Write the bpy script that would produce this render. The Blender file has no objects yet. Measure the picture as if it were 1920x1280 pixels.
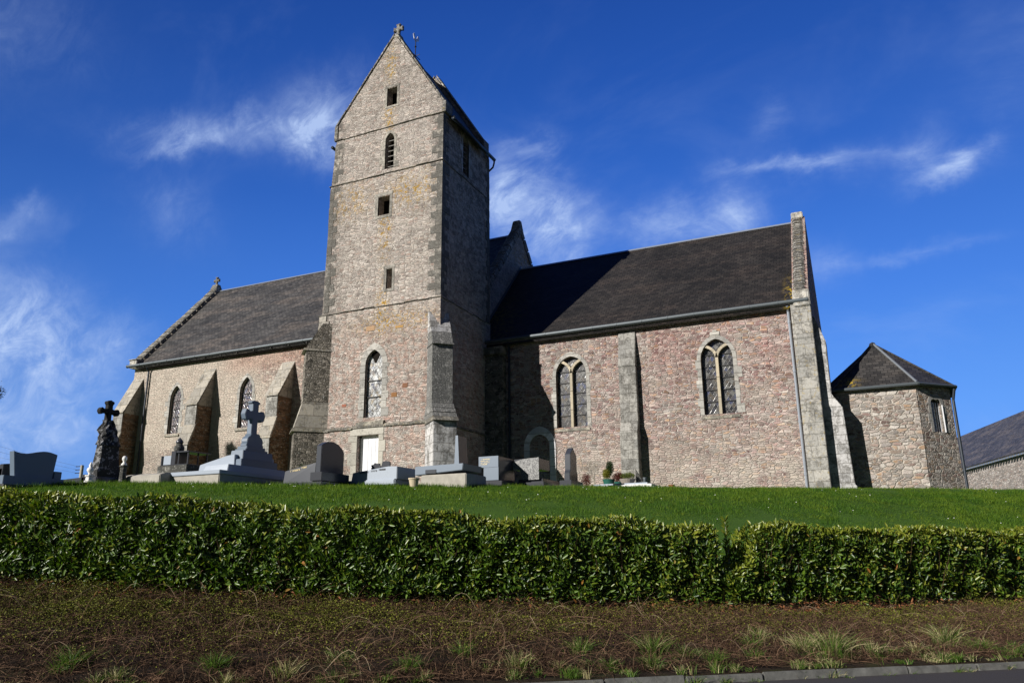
import bpy, bmesh, math, random
import numpy as np
from math import sin, cos, radians as R_, pi
from mathutils import Vector, Matrix
from mathutils.geometry import tessellate_polygon
random.seed(7); rng = np.random.default_rng(7)
sc = bpy.context.scene
EYE = 1.55
# ------------------------------------------------------------------ camera
PITCH, ROLL, YAW = 0.26446, -0.010064, 0.429756
fw = Vector((-sin(YAW)*cos(PITCH), cos(YAW)*cos(PITCH), sin(PITCH)))
rt = Vector((cos(YAW), sin(YAW), 0)); up = rt.cross(fw)
r2 = rt*cos(ROLL)+up*sin(ROLL); u2 = -rt*sin(ROLL)+up*cos(ROLL)
cam = bpy.data.objects.new('camera', bpy.data.cameras.new('camera'))
sc.collection.objects.link(cam); sc.camera = cam
cam.data.sensor_width = 36; cam.data.lens = 27; cam.data.clip_end = 2000
mw = Matrix.Identity(4)
for i in range(3):
    mw[i][0] = r2[i]; mw[i][1] = u2[i]; mw[i][2] = -fw[i]
mw.translation = (0, 0, EYE); cam.matrix_world = mw
# ------------------------------------------------------------------ light
SUN_AZ, SUN_EL = 30.0, 24.0          # degrees west of the church's south, elevation
sd = Vector((-sin(R_(SUN_AZ))*cos(R_(SUN_EL)), -cos(R_(SUN_AZ))*cos(R_(SUN_EL)), sin(R_(SUN_EL))))
sun = bpy.data.objects.new('sun', bpy.data.lights.new('sun', 'SUN'))
sun.data.energy = 5.0; sun.data.angle = R_(0.5); sun.data.color = (1.0, 0.955, 0.89)
sun.rotation_euler = sd.to_track_quat('Z', 'Y').to_euler(); sc.collection.objects.link(sun)
sc.view_settings.view_transform = 'Standard'; sc.view_settings.look = 'None'
sc.view_settings.exposure = 0.3; sc.view_settings.gamma = 1.0

class NT:
    """small node-graph helper"""
    def __init__(s, tree): s.t = tree; s.n = tree.nodes; s.l = tree.links
    def add(s, typ, ins=None, **kw):
        n = s.n.new(typ)
        for k, v in kw.items(): setattr(n, k, v)
        for k, v in (ins or {}).items(): s.put(n.inputs[k], v)
        return n
    def put(s, sock, v):
        if isinstance(v, bpy.types.NodeSocket): s.l.new(v, sock)
        elif isinstance(v, bpy.types.Node): s.l.new(v.outputs[0], sock)
        else: sock.default_value = v
    def m(s, op, a, b=None, c=None, clamp=False):
        n = s.n.new('ShaderNodeMath'); n.operation = op; n.use_clamp = clamp
        for i, v in enumerate((a, b, c)):
            if v is not None: s.put(n.inputs[i], v)
        return n.outputs[0]
    def vm(s, op, a, b=None):
        n = s.n.new('ShaderNodeVectorMath'); n.operation = op
        s.put(n.inputs[0], a)
        if b is not None: s.put(n.inputs[1], b)
        return n.outputs['Value'] if op in ('DOT_PRODUCT', 'LENGTH') else n.outputs[0]
    def mix(s, f, a, b, mode='MIX'):
        n = s.n.new('ShaderNodeMix'); n.data_type = 'RGBA'; n.blend_type = mode
        s.put(n.inputs[0], f); s.put(n.inputs[6], a); s.put(n.inputs[7], b); return n.outputs[2]
    def ramp(s, f, stops, interp='LINEAR'):
        n = s.n.new('ShaderNodeValToRGB'); n.color_ramp.interpolation = interp
        e = n.color_ramp.elements
        while len(e) < len(stops): e.new(0.5)
        for el, (p, c) in zip(e, stops):
            el.position = p; el.color = (*c, 1) if len(c) == 3 else c
        s.put(n.inputs[0], f); return n.outputs[0]
    def step(s, x, a, b):
        n = s.n.new('ShaderNodeMapRange'); n.interpolation_type = 'SMOOTHSTEP'
        s.put(n.inputs[0], x); n.inputs[1].default_value = a; n.inputs[2].default_value = b; return n.outputs[0]
    def noise(s, vec, scale, detail=3, rough=0.55, dist=0.0, out=0):
        n = s.add('ShaderNodeTexNoise', {'Vector': vec, 'Scale': scale, 'Detail': detail, 'Roughness': rough, 'Distortion': dist})
        return n.outputs[out]

# ------------------------------------------------------------------ world: sky + cirrus
w = bpy.data.worlds.new('World'); sc.world = w; w.use_nodes = True
N = NT(w.node_tree); N.n.clear()
sky = N.add('ShaderNodeTexSky', sky_type='NISHITA', sun_disc=False, sun_elevation=R_(SUN_EL), sun_rotation=R_(180+SUN_AZ),
            altitude=0, air_density=1.0, dust_density=0.35, ozone_density=3.0)
tc = N.add('ShaderNodeTexCoord'); D = tc.outputs['Generated']
sp = N.add('ShaderNodeSeparateXYZ', {0: D})
azd = N.m('MULTIPLY', N.m('ARCTAN2', N.m('MULTIPLY', sp.outputs[0], -1), sp.outputs[1]), 180/pi)
eld = N.m('MULTIPLY', N.m('ARCSINE', sp.outputs[2]), 180/pi)
K = .80/.075   # deep winter blue: the Nishita sky graded by elevation
grad = N.ramp(N.m('DIVIDE', eld, 90), [(0,(.14*K,.39*K,1.0*K)),(.10,(.11*K,.34*K,.96*K)),(.19,(.058*K,.225*K,.80*K)),(.28,(.028*K,.14*K,.60*K)),(.37,(.015*K,.092*K,.45*K)),(.46,(.009*K,.062*K,.34*K)),(.6,(.004*K,.026*K,.17*K)),(1,(.003*K,.02*K,.12*K))])  # zenith stops above the view darkened to cut ambient light
azf = N.m('MAXIMUM', N.m('MULTIPLY_ADD', N.m('COSINE', N.m('MULTIPLY', N.m('ADD', azd, -8), pi/180)), .70, .36), .10)  # unseen sky to the east and behind dimmed to deepen shade on walls and graves
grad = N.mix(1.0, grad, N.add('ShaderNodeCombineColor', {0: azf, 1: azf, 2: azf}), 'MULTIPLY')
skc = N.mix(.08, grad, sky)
CL = [(50.5,27.3,1.64,0.39,20,.35),(44.9,28.5,4.54,0.84,6,.75),(46.6,29.4,1.37,0.55,65,.35),(40.5,29.7,2.54,1.74,7,.8),(25.4,26.0,1.95,1.56,-20,.8),
 (22.4,24.2,3.14,2.16,-27,.85),(20.5,22.0,1.97,1.57,-2,.5),(13.3,23.1,2.28,1.29,5,.4),(6.8,23.6,1.37,1.62,-8,.7),(9.5,22.6,2.22,1.11,-7,.4),
 (2.1,25.7,2.73,0.48,-8,.6),(-3.0,24.8,3.51,0.89,-10,.3),(-4.8,25.3,1.09,1.55,-44,.25),(-7.1,23.7,1.64,0.54,20,.85),(59.3,19.6,1.69,0.56,37,.6),
 (58.3,21.2,0.4,0.69,-7,.55),(58.5,13.7,3.1,2.11,-2,.75),(56.0,9.9,4.41,2.35,-5,.5),(52.9,13.0,1.1,1.57,-4,.55),(56.7,6.8,4.29,1.72,4,.6),
 (-4.5,18.7,2.95,0.37,3,.25),(1.4,18.8,1.36,1.02,-34,.35),(23.4,29.5,1.73,0.62,9,.4),(3.9,29.4,1.04,1.04,29,.15),(50.0,23.1,1.66,1.99,40,.2),
 (38.6,31.9,2.55,1.46,37,.2),(75,30,8,3,10,.5),(-28,30,9,3,5,.4)]
warp = N.noise(D, 5.0, 4, 0.6, out=1)
wsp = N.add('ShaderNodeSeparateXYZ', {0: warp})
wx = N.m('MULTIPLY', N.m('SUBTRACT', wsp.outputs[0], .5), 5.0); wy = N.m('MULTIPLY', N.m('SUBTRACT', wsp.outputs[1], .5), 4.0)
warp2 = N.add('ShaderNodeSeparateXYZ', {0: N.noise(D, 17.0, 5, 0.65, out=1)})
az_w = N.m('ADD', N.m('ADD', azd, wx), N.m('MULTIPLY', N.m('SUBTRACT', warp2.outputs[0], .5), 3.2)); el_w = N.m('ADD', N.m('ADD', eld, wy), N.m('MULTIPLY', N.m('SUBTRACT', warp2.outputs[1], .5), 2.6)); tot = None
for (a, e, sa, sb_, ang, st) in CL:
    k = cos(R_(e)); c_, s_ = cos(R_(ang)), sin(R_(ang))
    dx = N.m('MULTIPLY', N.m('SUBTRACT', az_w, a), -k); dy = N.m('SUBTRACT', el_w, e)
    p = N.m('ADD', N.m('MULTIPLY', dx, c_/sa/1.25), N.m('MULTIPLY', dy, s_/sa/1.25))
    q = N.m('ADD', N.m('MULTIPLY', dx, -s_/sb_/1.25), N.m('MULTIPLY', dy, c_/sb_/1.25))
    g = N.m('MULTIPLY', N.m('EXPONENT', N.m('MULTIPLY', N.m('MULTIPLY_ADD', p, p, N.m('MULTIPLY', q, q)), -1)), st)
    tot = g if tot is None else N.m('ADD', tot, g)
mpv = N.add('ShaderNodeMapping', {'Vector': D, 'Rotation': (0.3, 0.5, 0.4), 'Scale': (5, 16, 11)})
wis = N.noise(mpv, 2.2, 9, 0.68, 0.6)
wis2 = N.noise(D, 9.0, 5, 0.6, 0.4)
fin1 = N.noise(mpv, 9.0, 6, .7, .8)
wv = N.m('MULTIPLY', N.m('MULTIPLY', N.step(wis, .30, .72), N.step(wis2, .2, .75)), N.m('MULTIPLY_ADD', N.step(fin1, .25, .75), .35, .8))
mask = N.m('MULTIPLY', tot, N.m('MULTIPLY_ADD', wv, 1.05, .24))
veil = N.m('MULTIPLY', N.m('MULTIPLY', N.step(N.noise(mpv, .55, 5, .6, .5), .5, .8), .12), N.step(eld, 60, 5))
mask = N.m('MINIMUM', N.m('ADD', mask, veil), .8)
mask = N.m('MULTIPLY', mask, N.step(eld, -1, 3))
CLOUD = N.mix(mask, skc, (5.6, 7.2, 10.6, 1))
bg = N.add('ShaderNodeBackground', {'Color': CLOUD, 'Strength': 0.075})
N.l.new(bg.outputs[0], N.add('ShaderNodeOutputWorld').inputs[0])

# ------------------------------------------------------------------ mesh helpers
C = sc.collection
class MB:
    def __init__(s): s.v = []; s.f = []; s.mi = []
    def poly(s, pts, m=0):
        b = len(s.v); s.v += [tuple(p) for p in pts]; s.f.append(list(range(b, b+len(pts)))); s.mi.append(m); return s
    def hexa(s, p, m=0):      # 8 points: bottom 4 ccw, top 4 ccw
        b = len(s.v); s.v += [tuple(q) for q in p]
        for f in ((3,2,1,0),(4,5,6,7),(0,1,5,4),(1,2,6,5),(2,3,7,6),(3,0,4,7)): s.f.append([b+i for i in f]); s.mi.append(m)
        return s
    def box(s, x0, x1, y0, y1, z0, z1, m=0, tx=0, ty=0):
        return s.hexa([(x0,y0,z0),(x1,y0,z0),(x1,y1,z0),(x0,y1,z0),(x0+tx,y0+ty,z1),(x1-tx,y0+ty,z1),(x1-tx,y1-ty,z1),(x0+tx,y1-ty,z1)], m)
    def prism(s, poly, ax, a, b_, m=0):  # poly 2D in the two other axes; extruded along ax from a to b_
        def P(u, v, t): return (t,u,v) if ax == 'x' else ((u,t,v) if ax == 'y' else (u,v,t))
        n = len(poly); b = len(s.v)
        s.v += [P(u,v,a) for u,v in poly]+[P(u,v,b_) for u,v in poly]
        tri = tessellate_polygon([[Vector((u,v,0)) for u,v in poly]])
        for t in tri: s.f.append([b+i for i in t]); s.mi.append(m); s.f.append([b+n+i for i in reversed(t)]); s.mi.append(m)
        for i in range(n):
            j = (i+1) % n; s.f.append([b+i,b+j,b+n+j,b+n+i]); s.mi.append(m)
        return s
    def tube(s, pts, r, seg=10, m=0):
        pts = [Vector(p) for p in pts]; rings = []
        for i, p in enumerate(pts):
            d = (pts[min(i+1,len(pts)-1)]-pts[max(i-1,0)]).normalized()
            a = d.orthogonal().normalized(); c = d.cross(a)
            if i: 
                a = (pa-d*pa.dot(d)).normalized(); c = d.cross(a)
            pa = a; rr = r[i] if isinstance(r,(list,tuple)) else r
            rings.append(len(s.v)); s.v += [tuple(p+(a*cos(2*pi*k/seg)+c*sin(2*pi*k/seg))*rr) for k in range(seg)]
        for i in range(len(pts)-1):
            for k in range(seg):
                s.f.append([rings[i]+k, rings[i]+(k+1)%seg, rings[i+1]+(k+1)%seg, rings[i+1]+k]); s.mi.append(m)
        s.f.append([rings[0]+k for k in reversed(range(seg))]); s.mi.append(m); s.f.append([rings[-1]+k for k in range(seg)]); s.mi.append(m)
        return s
    def lathe(s, prof, c, seg=16, m=0):
        return s.tube([(c[0],c[1],c[2]+z) for _,z in prof], [max(r,.001) for r,_ in prof], seg, m)
    def build(s, name, mat, parent=None, smooth=False, bevel=0, loc=None):
        me = bpy.data.meshes.new(name); me.from_pydata(s.v, [], s.f)
        mats = mat if isinstance(mat, (list, tuple)) else [mat]
        for mm in mats: me.materials.append(mm)
        if len(mats) > 1: me.polygons.foreach_set('material_index', s.mi)
        bm = bmesh.new(); bm.from_mesh(me); bmesh.ops.recalc_face_normals(bm, faces=bm.faces)
        if bevel:
            bmesh.ops.remove_doubles(bm, verts=bm.verts, dist=.0005)
            ed = [e for e in bm.edges if e.is_manifold and e.calc_face_angle(0) > .5]
            bmesh.ops.bevel(bm, geom=ed, offset=bevel, segments=2, affect='EDGES', clamp_overlap=True)
        bm.to_mesh(me); bm.free()
        if smooth: me.polygons.foreach_set('use_smooth', [True]*len(me.polygons))
        o = bpy.data.objects.new(name, me); C.objects.link(o)
        if parent: o.parent = parent; o.matrix_parent_inverse = parent.matrix_world.inverted() if False else Matrix.Translation(-parent.location)
        return o
def fast_mesh(name, verts, faces, mat, parent=None, smooth=False, mats=None, mi=None):
    """verts (N,3) array, faces (M,k) array of equal size polygons"""
    me = bpy.data.meshes.new(name); M, k = faces.shape
    me.vertices.add(len(verts)); me.vertices.foreach_set('co', np.ascontiguousarray(verts, dtype=np.float32).ravel())
    me.loops.add(M*k); me.loops.foreach_set('vertex_index', np.ascontiguousarray(faces, dtype=np.int32).ravel())
    me.polygons.add(M); me.polygons.foreach_set('loop_start', np.arange(0, M*k, k, dtype=np.int32))
    for mm in (mats or [mat]): me.materials.append(mm)
    if mi is not None: me.polygons.foreach_set('material_index', np.ascontiguousarray(mi, dtype=np.int32))
    if smooth: me.polygons.foreach_set('use_smooth', np.ones(M, dtype=bool))
    me.update(calc_edges=True)
    o = bpy.data.objects.new(name, me); C.objects.link(o)
    if parent: o.parent = parent; o.matrix_parent_inverse = Matrix.Translation(-parent.location)
    return o
def tag(o, label=None, cat=None, group=None, kind=None):
    for k, v in (('label', label), ('category', cat), ('group', group), ('kind', kind)):
        if v: o[k] = v
    return o
def thing(name, label, cat, loc=(0,0,0), group=None):
    o = bpy.data.objects.new(name, None); o.empty_display_size = .2; C.objects.link(o); o.location = loc
    return tag(o, label, cat, group)

# ------------------------------------------------------------------ ground function
GB = R_(36.6); gcb, gsb = cos(GB), sin(GB)
def uv_of(x, y): return x*gcb+y*gsb, -x*gsb+y*gcb
def xy_of(u, v): return u*gcb-v*gsb, u*gsb+v*gcb
def vh_of(u): return 12.1+.012*np.clip(u-4, -12, 12)**2
def ground(x, y):
    x = np.asarray(x, float); y = np.asarray(y, float); u, v = uv_of(x, y)
    hb = .45+.0021*np.clip(13-u, 0, 24)**2; vh = vh_of(u)
    tb = np.clip((v-9.35)/(vh-9.35), 0, 1); zb = .1+(hb-.1)*tb**1.1
    vc = 21.5; t = np.clip((v-vh)/(vc-vh), 0, 1); s = 1-(1-t)**1.7
    zg = hb+(3.22-hb)*s+.055*np.clip(v-vc, 0, 40)
    return np.where(v < 9.2, -.02, np.where(v < vh, zb, zg))
def gz(x, y): return float(ground(x, y))

# ------------------------------------------------------------------ materials
def newmat(name):
    m = bpy.data.materials.new(name); m.use_nodes = True; N = NT(m.node_tree); N.n.clear()
    N.b = N.add('ShaderNodeBsdfPrincipled'); N.l.new(N.b.outputs[0], N.add('ShaderNodeOutputMaterial').inputs[0])
    N.P = N.add('ShaderNodeNewGeometry').outputs['Position']; N.mat = m; return N
def fin(N, col, rough=.9, h=None, bs=.6, bd=.02, spec=.3, metal=0):
    N.put(N.b.inputs['Base Color'], col); N.put(N.b.inputs['Roughness'], rough)
    N.b.inputs['Specular IOR Level'].default_value = spec; N.b.inputs['Metallic'].default_value = metal
    if h is not None:
        bp = N.add('ShaderNodeBump', {'Strength': bs, 'Distance': bd, 'Height': h}); N.l.new(bp.outputs[0], N.b.inputs['Normal'])
    return N.mat
def walluv(N, ky=.8):
    s = N.add('ShaderNodeSeparateXYZ', {0: N.P}); N.X, N.Y, N.Z = s.outputs
    return N.m('MULTIPLY_ADD', N.Y, ky, N.X)
def rubble(name, pal, mortar, sw=.3, sh=.14, mw=(.02,.1), smear=.35, extra=None, bd=.035, rnd=.85, stain=.5, pock=.75, vary=.85, joint=.8):
    N = newmat(name); u = walluv(N)
    wr = N.noise(N.P, 1.6, 2, .5, out=1)
    ws = N.add('ShaderNodeSeparateXYZ', {0: wr})
    fr = N.noise(N.P, 14, 3, .6, out=1); fs = N.add('ShaderNodeSeparateXYZ', {0: fr})
    uu = N.m('ADD', u, N.m('ADD', N.m('MULTIPLY', ws.outputs[0], .25), N.m('MULTIPLY', fs.outputs[0], .05)))
    zz = N.m('ADD', N.Z, N.m('ADD', N.m('MULTIPLY', ws.outputs[1], .16), N.m('MULTIPLY', fs.outputs[1], .05)))
    vec = N.add('ShaderNodeCombineXYZ', {0: N.m('DIVIDE', uu, sw), 1: N.m('DIVIDE', zz, sh), 2: 0.0})
    v1 = N.add('ShaderNodeTexVoronoi', {'Vector': vec, 'Scale': 1.0, 'Randomness': rnd}, voronoi_dimensions='2D')
    v2 = N.add('ShaderNodeTexVoronoi', {'Vector': vec, 'Scale': 1.0, 'Randomness': rnd}, voronoi_dimensions='2D', feature='DISTANCE_TO_EDGE')
    vec2 = N.add('ShaderNodeCombineXYZ', {0: N.m('DIVIDE', uu, sw*.68), 1: N.m('DIVIDE', zz, sh*.72), 2: 0.0})
    v3 = N.add('ShaderNodeTexVoronoi', {'Vector': vec2, 'Scale': 1.0, 'Randomness': rnd}, voronoi_dimensions='2D')
    v4 = N.add('ShaderNodeTexVoronoi', {'Vector': vec2, 'Scale': 1.0, 'Randomness': rnd}, voronoi_dimensions='2D', feature='DISTANCE_TO_EDGE')
    pick = N.step(N.noise(N.P, 1.7, 3, .6), .53, .57)
    cmix = N.mix(pick, v1.outputs['Color'], v3.outputs['Color']); cs = N.add('ShaderNodeSeparateColor', {0: cmix})
    dst = N.m('ADD', N.m('MULTIPLY', v2.outputs['Distance'], N.m('SUBTRACT', 1.0, pick)), N.m('MULTIPLY', v4.outputs['Distance'], pick))
    big = N.noise(N.P, .55, 4, .6); stone = N.ramp(N.m('FRACT', N.m('ADD', N.m('MULTIPLY', cs.outputs[0], .8), N.m('MULTIPLY', big, .7))), pal)
    val = N.m('MULTIPLY_ADD', cs.outputs[1], vary, 1.02-vary*.5)
    grain = N.noise(N.P, 45, 3, .7)
    val = N.m('MULTIPLY', val, N.m('MULTIPLY_ADD', N.step(grain, .25, .75), .75, .62))
    stone = N.mix(1.0, stone, N.add('ShaderNodeCombineColor', {0: val, 1: val, 2: val}), 'MULTIPLY')
    edge = N.m('SUBTRACT', 1.0, N.step(dst, *mw))
    sm = N.step(N.noise(N.P, 3.2, 5, .7), .5, .64)
    mo = N.m('MAXIMUM', edge, N.m('MULTIPLY', sm, smear))
    mcol = N.mix(N.noise(N.P, 22, 4, .7), tuple(c*.62 for c in mortar)+(1,), tuple(min(1,c*1.25) for c in mortar)+(1,))
    col = N.mix(mo, stone, mcol)
    # dark open joints here and there
    dj = N.m('MULTIPLY', N.m('SUBTRACT', 1.0, N.step(dst, .0, .05)), N.step(N.noise(N.P, 2.6, 3, .6), .46, .6))
    col = N.mix(N.m('MULTIPLY', dj, joint), col, (.035,.03,.027,1))
    st = N.step(N.noise(N.P, .45, 5, .65), .35, .7)
    col = N.mix(N.m('MULTIPLY', st, stain), col, N.mix(1.0, col, (.62,.6,.58,1), 'MULTIPLY'))
    spk = N.step(N.noise(N.P, 11, 3, .6), .62, .68); col = N.mix(N.m('MULTIPLY', spk, .65), col, (.64,.62,.58,1))
    pk = N.step(N.noise(N.P, 15, 3, .65), .66, .71); col = N.mix(N.m('MULTIPLY', pk, pock), col, (.05,.045,.04,1))
    if extra: col = extra(N, col)
    h = N.m('ADD', N.m('MULTIPLY', N.step(dst, 0, .16), N.m('MULTIPLY_ADD', cs.outputs[2], .6, .5)), N.m('MULTIPLY', N.noise(N.P, 18, 4, .7), .7))
    return fin(N, col, .92, h, 1.0, bd*1.3, .2)
def lichen(N, col, mask, c=(.42,.26,.02,1), sc=7, lo=.52, hi=.6):
    n = N.step(N.noise(N.P, sc, 5, .75), lo, hi)
    return N.mix(N.m('MULTIPLY', n, mask), col, c)
def gauss(N, x, c, w_): 
    d = N.m('DIVIDE', N.m('SUBTRACT', x, c), w_); return N.m('EXPONENT', N.m('MULTIPLY', N.m('MULTIPLY', d, d), -1))

PINK = [(0,(.19,.12,.115)),(.2,(.27,.175,.165)),(.38,(.35,.26,.24)),(.52,(.33,.30,.28)),(.68,(.42,.36,.32)),(.82,(.29,.19,.175)),(.93,(.38,.25,.16)),(1,(.46,.43,.40))]
def choir_x(N, col):
    rp = N.step(N.noise(N.P, .8, 4, .65), .42, .56); col = N.mix(N.m('MULTIPLY', rp, .3), col, N.mix(1.0, col, (1.0,.80,.80,1), 'MULTIPLY'))
    top = N.m('MULTIPLY', N.step(N.Z, 6.8, 9.4), N.m('MULTIPLY', N.step(N.X, -9.5, -6.5), N.step(N.noise(N.P, .6, 4, .6), .36, .6))); low = N.step(N.Z, 6.6, 4.2)
    col = N.mix(N.m('MULTIPLY', top, .55), col, N.mix(1.0, col, (.95,.74,.74,1), 'MULTIPLY'))
    col = N.mix(N.m('MULTIPLY', low, N.m('MULTIPLY', N.step(N.noise(N.P, 1.3, 4, .7), .36, .6), .6)), col, (.54,.49,.42,1))
    z = N.m('MULTIPLY', N.step(N.noise(N.P, .9, 5, .7), .50, .62), .5)
    return N.mix(z, col, (.44,.385,.335,1))
M_choir = rubble('pink rubble stone', PINK, (.60,.54,.49), .25, .088, (.02,.12), .45, choir_x, rnd=.78)
GREYP = [(0,(.30,.255,.23)),(.3,(.41,.35,.32)),(.5,(.47,.42,.38)),(.7,(.39,.355,.325)),(.85,(.46,.39,.34)),(.95,(.34,.245,.21)),(1,(.54,.51,.46))]
def tower_x(N, col):
    low = N.m('MULTIPLY', N.step(N.Z, 11.6, 9.6), .55)
    vx = N.step(N.noise(N.P, 5.0, 2, .5), .40, .60)
    col = N.mix(N.m('MULTIPLY', low, vx), col, N.mix(1.0, col, (.90,.66,.60,1), 'MULTIPLY'))
    sn = N.noise(N.P, 3.5, 5, .7)
    # black algae on the west corner, yellow lichen below the openings and across the middle
    edge = N.m('MULTIPLY', N.step(N.X, -19.5, -20.8), N.step(N.Z, 6.0, 12.0))
    col = N.mix(N.m('MULTIPLY', edge, N.m('MULTIPLY', N.step(sn, .40, .58), .75)), col, (.085,.08,.072,1))
    e2 = N.m('MULTIPLY', N.step(N.X, -15.9, -15.1), N.step(N.Z, 8.5, 14.0))
    col = N.mix(N.m('MULTIPLY', e2, N.m('MULTIPLY', N.step(sn, .46, .6), .6)), col, (.11,.105,.095,1))
    top = N.step(N.Z, 20.0, 24.0)
    col = N.mix(N.m('MULTIPLY', top, N.m('MULTIPLY', N.step(sn, .42, .62), .5)), col, (.15,.14,.11,1))
    a = N.m('MULTIPLY', gauss(N, N.X, -17.75, .28), N.m('ADD', gauss(N, N.Z, 15.0, 1.3), N.m('ADD', gauss(N, N.Z, 11.4, .9), N.m('ADD', gauss(N, N.Z, 20.4, .6), gauss(N, N.Z, 23.1, .8)))))
    b = N.m('MULTIPLY', gauss(N, N.X, -16.4, 1.0), N.m('MULTIPLY', gauss(N, N.Z, 16.6, .7), .9))
    c = N.m('MULTIPLY', gauss(N, N.X, -17.0, 1.8), N.m('MULTIPLY', gauss(N, N.Z, 10.7, .45), .7))
    e = N.m('MULTIPLY', gauss(N, N.X, -19.6, .9), N.m('MULTIPLY', gauss(N, N.Z, 16.6, .8), .6))
    return lichen(N, col, N.m('MINIMUM', N.m('MULTIPLY', N.m('ADD', N.m('ADD', a, b), N.m('ADD', c, e)), 1.3), .95), (.46,.27,.03,1), 8, .50, .58)
M_tower = rubble('grey pink rubble stone', GREYP, (.62,.565,.50), .29, .078, (.02,.14), .68, tower_x, stain=.3, rnd=.78, pock=.5, vary=.7, joint=.5)
NAVEP = [(0,(.30,.21,.18)),(.3,(.40,.32,.27)),(.5,(.44,.38,.32)),(.7,(.34,.24,.215)),(.85,(.42,.32,.25)),(1,(.50,.46,.40))]
def nave_x(N, col):
    n = N.noise(N.P, .9, 4, .6)
    ren = N.m('MULTIPLY', N.step(N.X, -24.5, -31.5), N.step(N.Z, 6.2, 7.6))
    k = N.step(N.m('ADD', n, N.m('MULTIPLY', ren, .45)), .62, .78)
    col = N.mix(N.m('MULTIPLY', k, .62), col, N.mix(N.noise(N.P, 9, 3, .7), (.50,.44,.36,1), (.70,.62,.53,1)))
    tp = N.step(N.Z, 10.3, 11.2); tp = N.m('MULTIPLY', tp, N.step(N.X, -31.5, -29.5))
    col = N.mix(N.m('MULTIPLY', tp, .45), col, N.mix(1.0, col, (.85,.55,.48,1), 'MULTIPLY'))
    low = N.step(N.Z, 7.4, 6.2); return N.mix(N.m('MULTIPLY', low, .5), col, (.40,.36,.31,1))
M_nave = rubble('ochre rubble stone', NAVEP, (.62,.56,.49), .20, .085, (.02,.10), .6, nave_x, stain=.2, rnd=.8)
SACR = [(0,(.20,.14,.125)),(.2,(.28,.20,.17)),(.4,(.36,.30,.26)),(.6,(.31,.285,.27)),(.74,(.33,.22,.14)),(.82,(.33,.30,.28)),(1,(.44,.41,.37))]
M_sacr = rubble('warm rubble stone', SACR, (.52,.47,.41), (0.30), .125, (.03,.2), .45, None, rnd=.85, stain=.2)
M_barn = rubble('barn rubble', GREYP, (.40,.36,.31), .26, .12, (.02,.12), .5, None, stain=.3)
M_butside = rubble('brown buttress rubble', [(0,(.16,.09,.055)),(.4,(.22,.13,.08)),(.7,(.27,.18,.12)),(1,(.20,.17,.14))], (.22,.16,.11), .24, .10, (.02,.1), .3, None)
M_nvbut = rubble('dark weathered rubble', [(0,(.10,.095,.08)),(.5,(.2,.18,.15)),(1,(.30,.27,.23))], (.24,.22,.19), .26, .12, (.02,.1), .2, None)

def ashlar(name, base, dark=(.10,.095,.085), amt=.4, bw=.52, bh=.34, white=.25, ylw=0.0, ky=.8, joint=.012, rvar=.36):
    N = newmat(name); u = walluv(N, ky)
    wr = N.noise(N.P, 3, 2, .5)
    vec = N.add('ShaderNodeCombineXYZ', {0: N.m('ADD', u, N.m('MULTIPLY', wr, .04)), 1: N.m('ADD', N.Z, N.m('MULTIPLY', wr, .03)), 2: 0.0})
    br = N.add('ShaderNodeTexBrick', {'Vector': vec, 'Color1': (.72,.72,.72,1), 'Color2': (1.05,1.03,1,1), 'Mortar': (.45,.43,.4,1), 'Scale': 1.0,
               'Mortar Size': joint, 'Mortar Smooth': .4, 'Bias': 0.0, 'Brick Width': bw, 'Row Height': bh})
    col = N.mix(1.0, tuple(base)+(1,), br.outputs['Color'], 'MULTIPLY')
    ri = N.add('ShaderNodeNewGeometry').outputs['Random Per Island']; rv = N.m('MULTIPLY_ADD', ri, rvar, .98-rvar*.5); col = N.mix(1.0, col, N.add('ShaderNodeCombineColor', {0: rv, 1: rv, 2: rv}), 'MULTIPLY')
    n1 = N.noise(N.P, 2.2, 5, .7); n2 = N.noise(N.P, 11, 5, .75); n3 = N.noise(N.P, 26, 3, .7)
    col = N.mix(N.m('MULTIPLY', N.step(n2, .3, .7), .35), col, N.mix(1.0, col, (.6,.58,.55,1), 'MULTIPLY'))
    dm = N.step(N.m('ADD', N.m('MULTIPLY', n1, .6), N.m('MULTIPLY', n2, .4)), .62-amt*.4, .72-amt*.3)
    col = N.mix(N.m('MULTIPLY', dm, min(1, .35+amt)), col, tuple(dark)+(1,))
    col = N.mix(N.m('MULTIPLY', N.step(n3, .56, .66), white), col, (.62,.61,.58,1))
    if ylw: col = lichen(N, col, ylw, (.40,.28,.05,1), 6, .56, .66)
    h = N.m('ADD', N.m('MULTIPLY', br.outputs['Fac'], -.8), N.m('MULTIPLY', n2, .8))
    return fin(N, col, .9, h, .8, .02, .2)
M_ash = ashlar('pale dressed stone', (.43,.425,.405), amt=.45, white=.4, joint=.007, bh=.38)
M_ash2 = ashlar('pale stone with lichen', (.52,.51,.48), amt=.4, white=.5, ylw=.5, joint=.007, bh=.42)
M_ashd = ashlar('blackened dressed stone', (.52,.51,.49), amt=.75, white=.8, dark=(.13,.13,.125), bw=.42, bh=.30, joint=.02)
M_ashw = ashlar('whitened dressed stone', (.56,.56,.57), amt=.45, white=.7, bw=.6)
M_quoin = ashlar('tower quoin stone', (.34,.315,.28), amt=.65, white=.35, bw=9, bh=9, rvar=1.0)
M_surrT = ashlar('belfry surround stone', (.38,.36,.32), amt=.45, white=.25, bw=9, bh=9, rvar=.5)
M_surr = ashlar('window surround stone', (.45,.44,.415), amt=.3, bw=9, bh=.31, white=.3)
M_sill = ashlar('lichened sill stone', (.46,.43,.36), amt=.5, bw=.6, bh=9, white=.5, ylw=.3)
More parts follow.
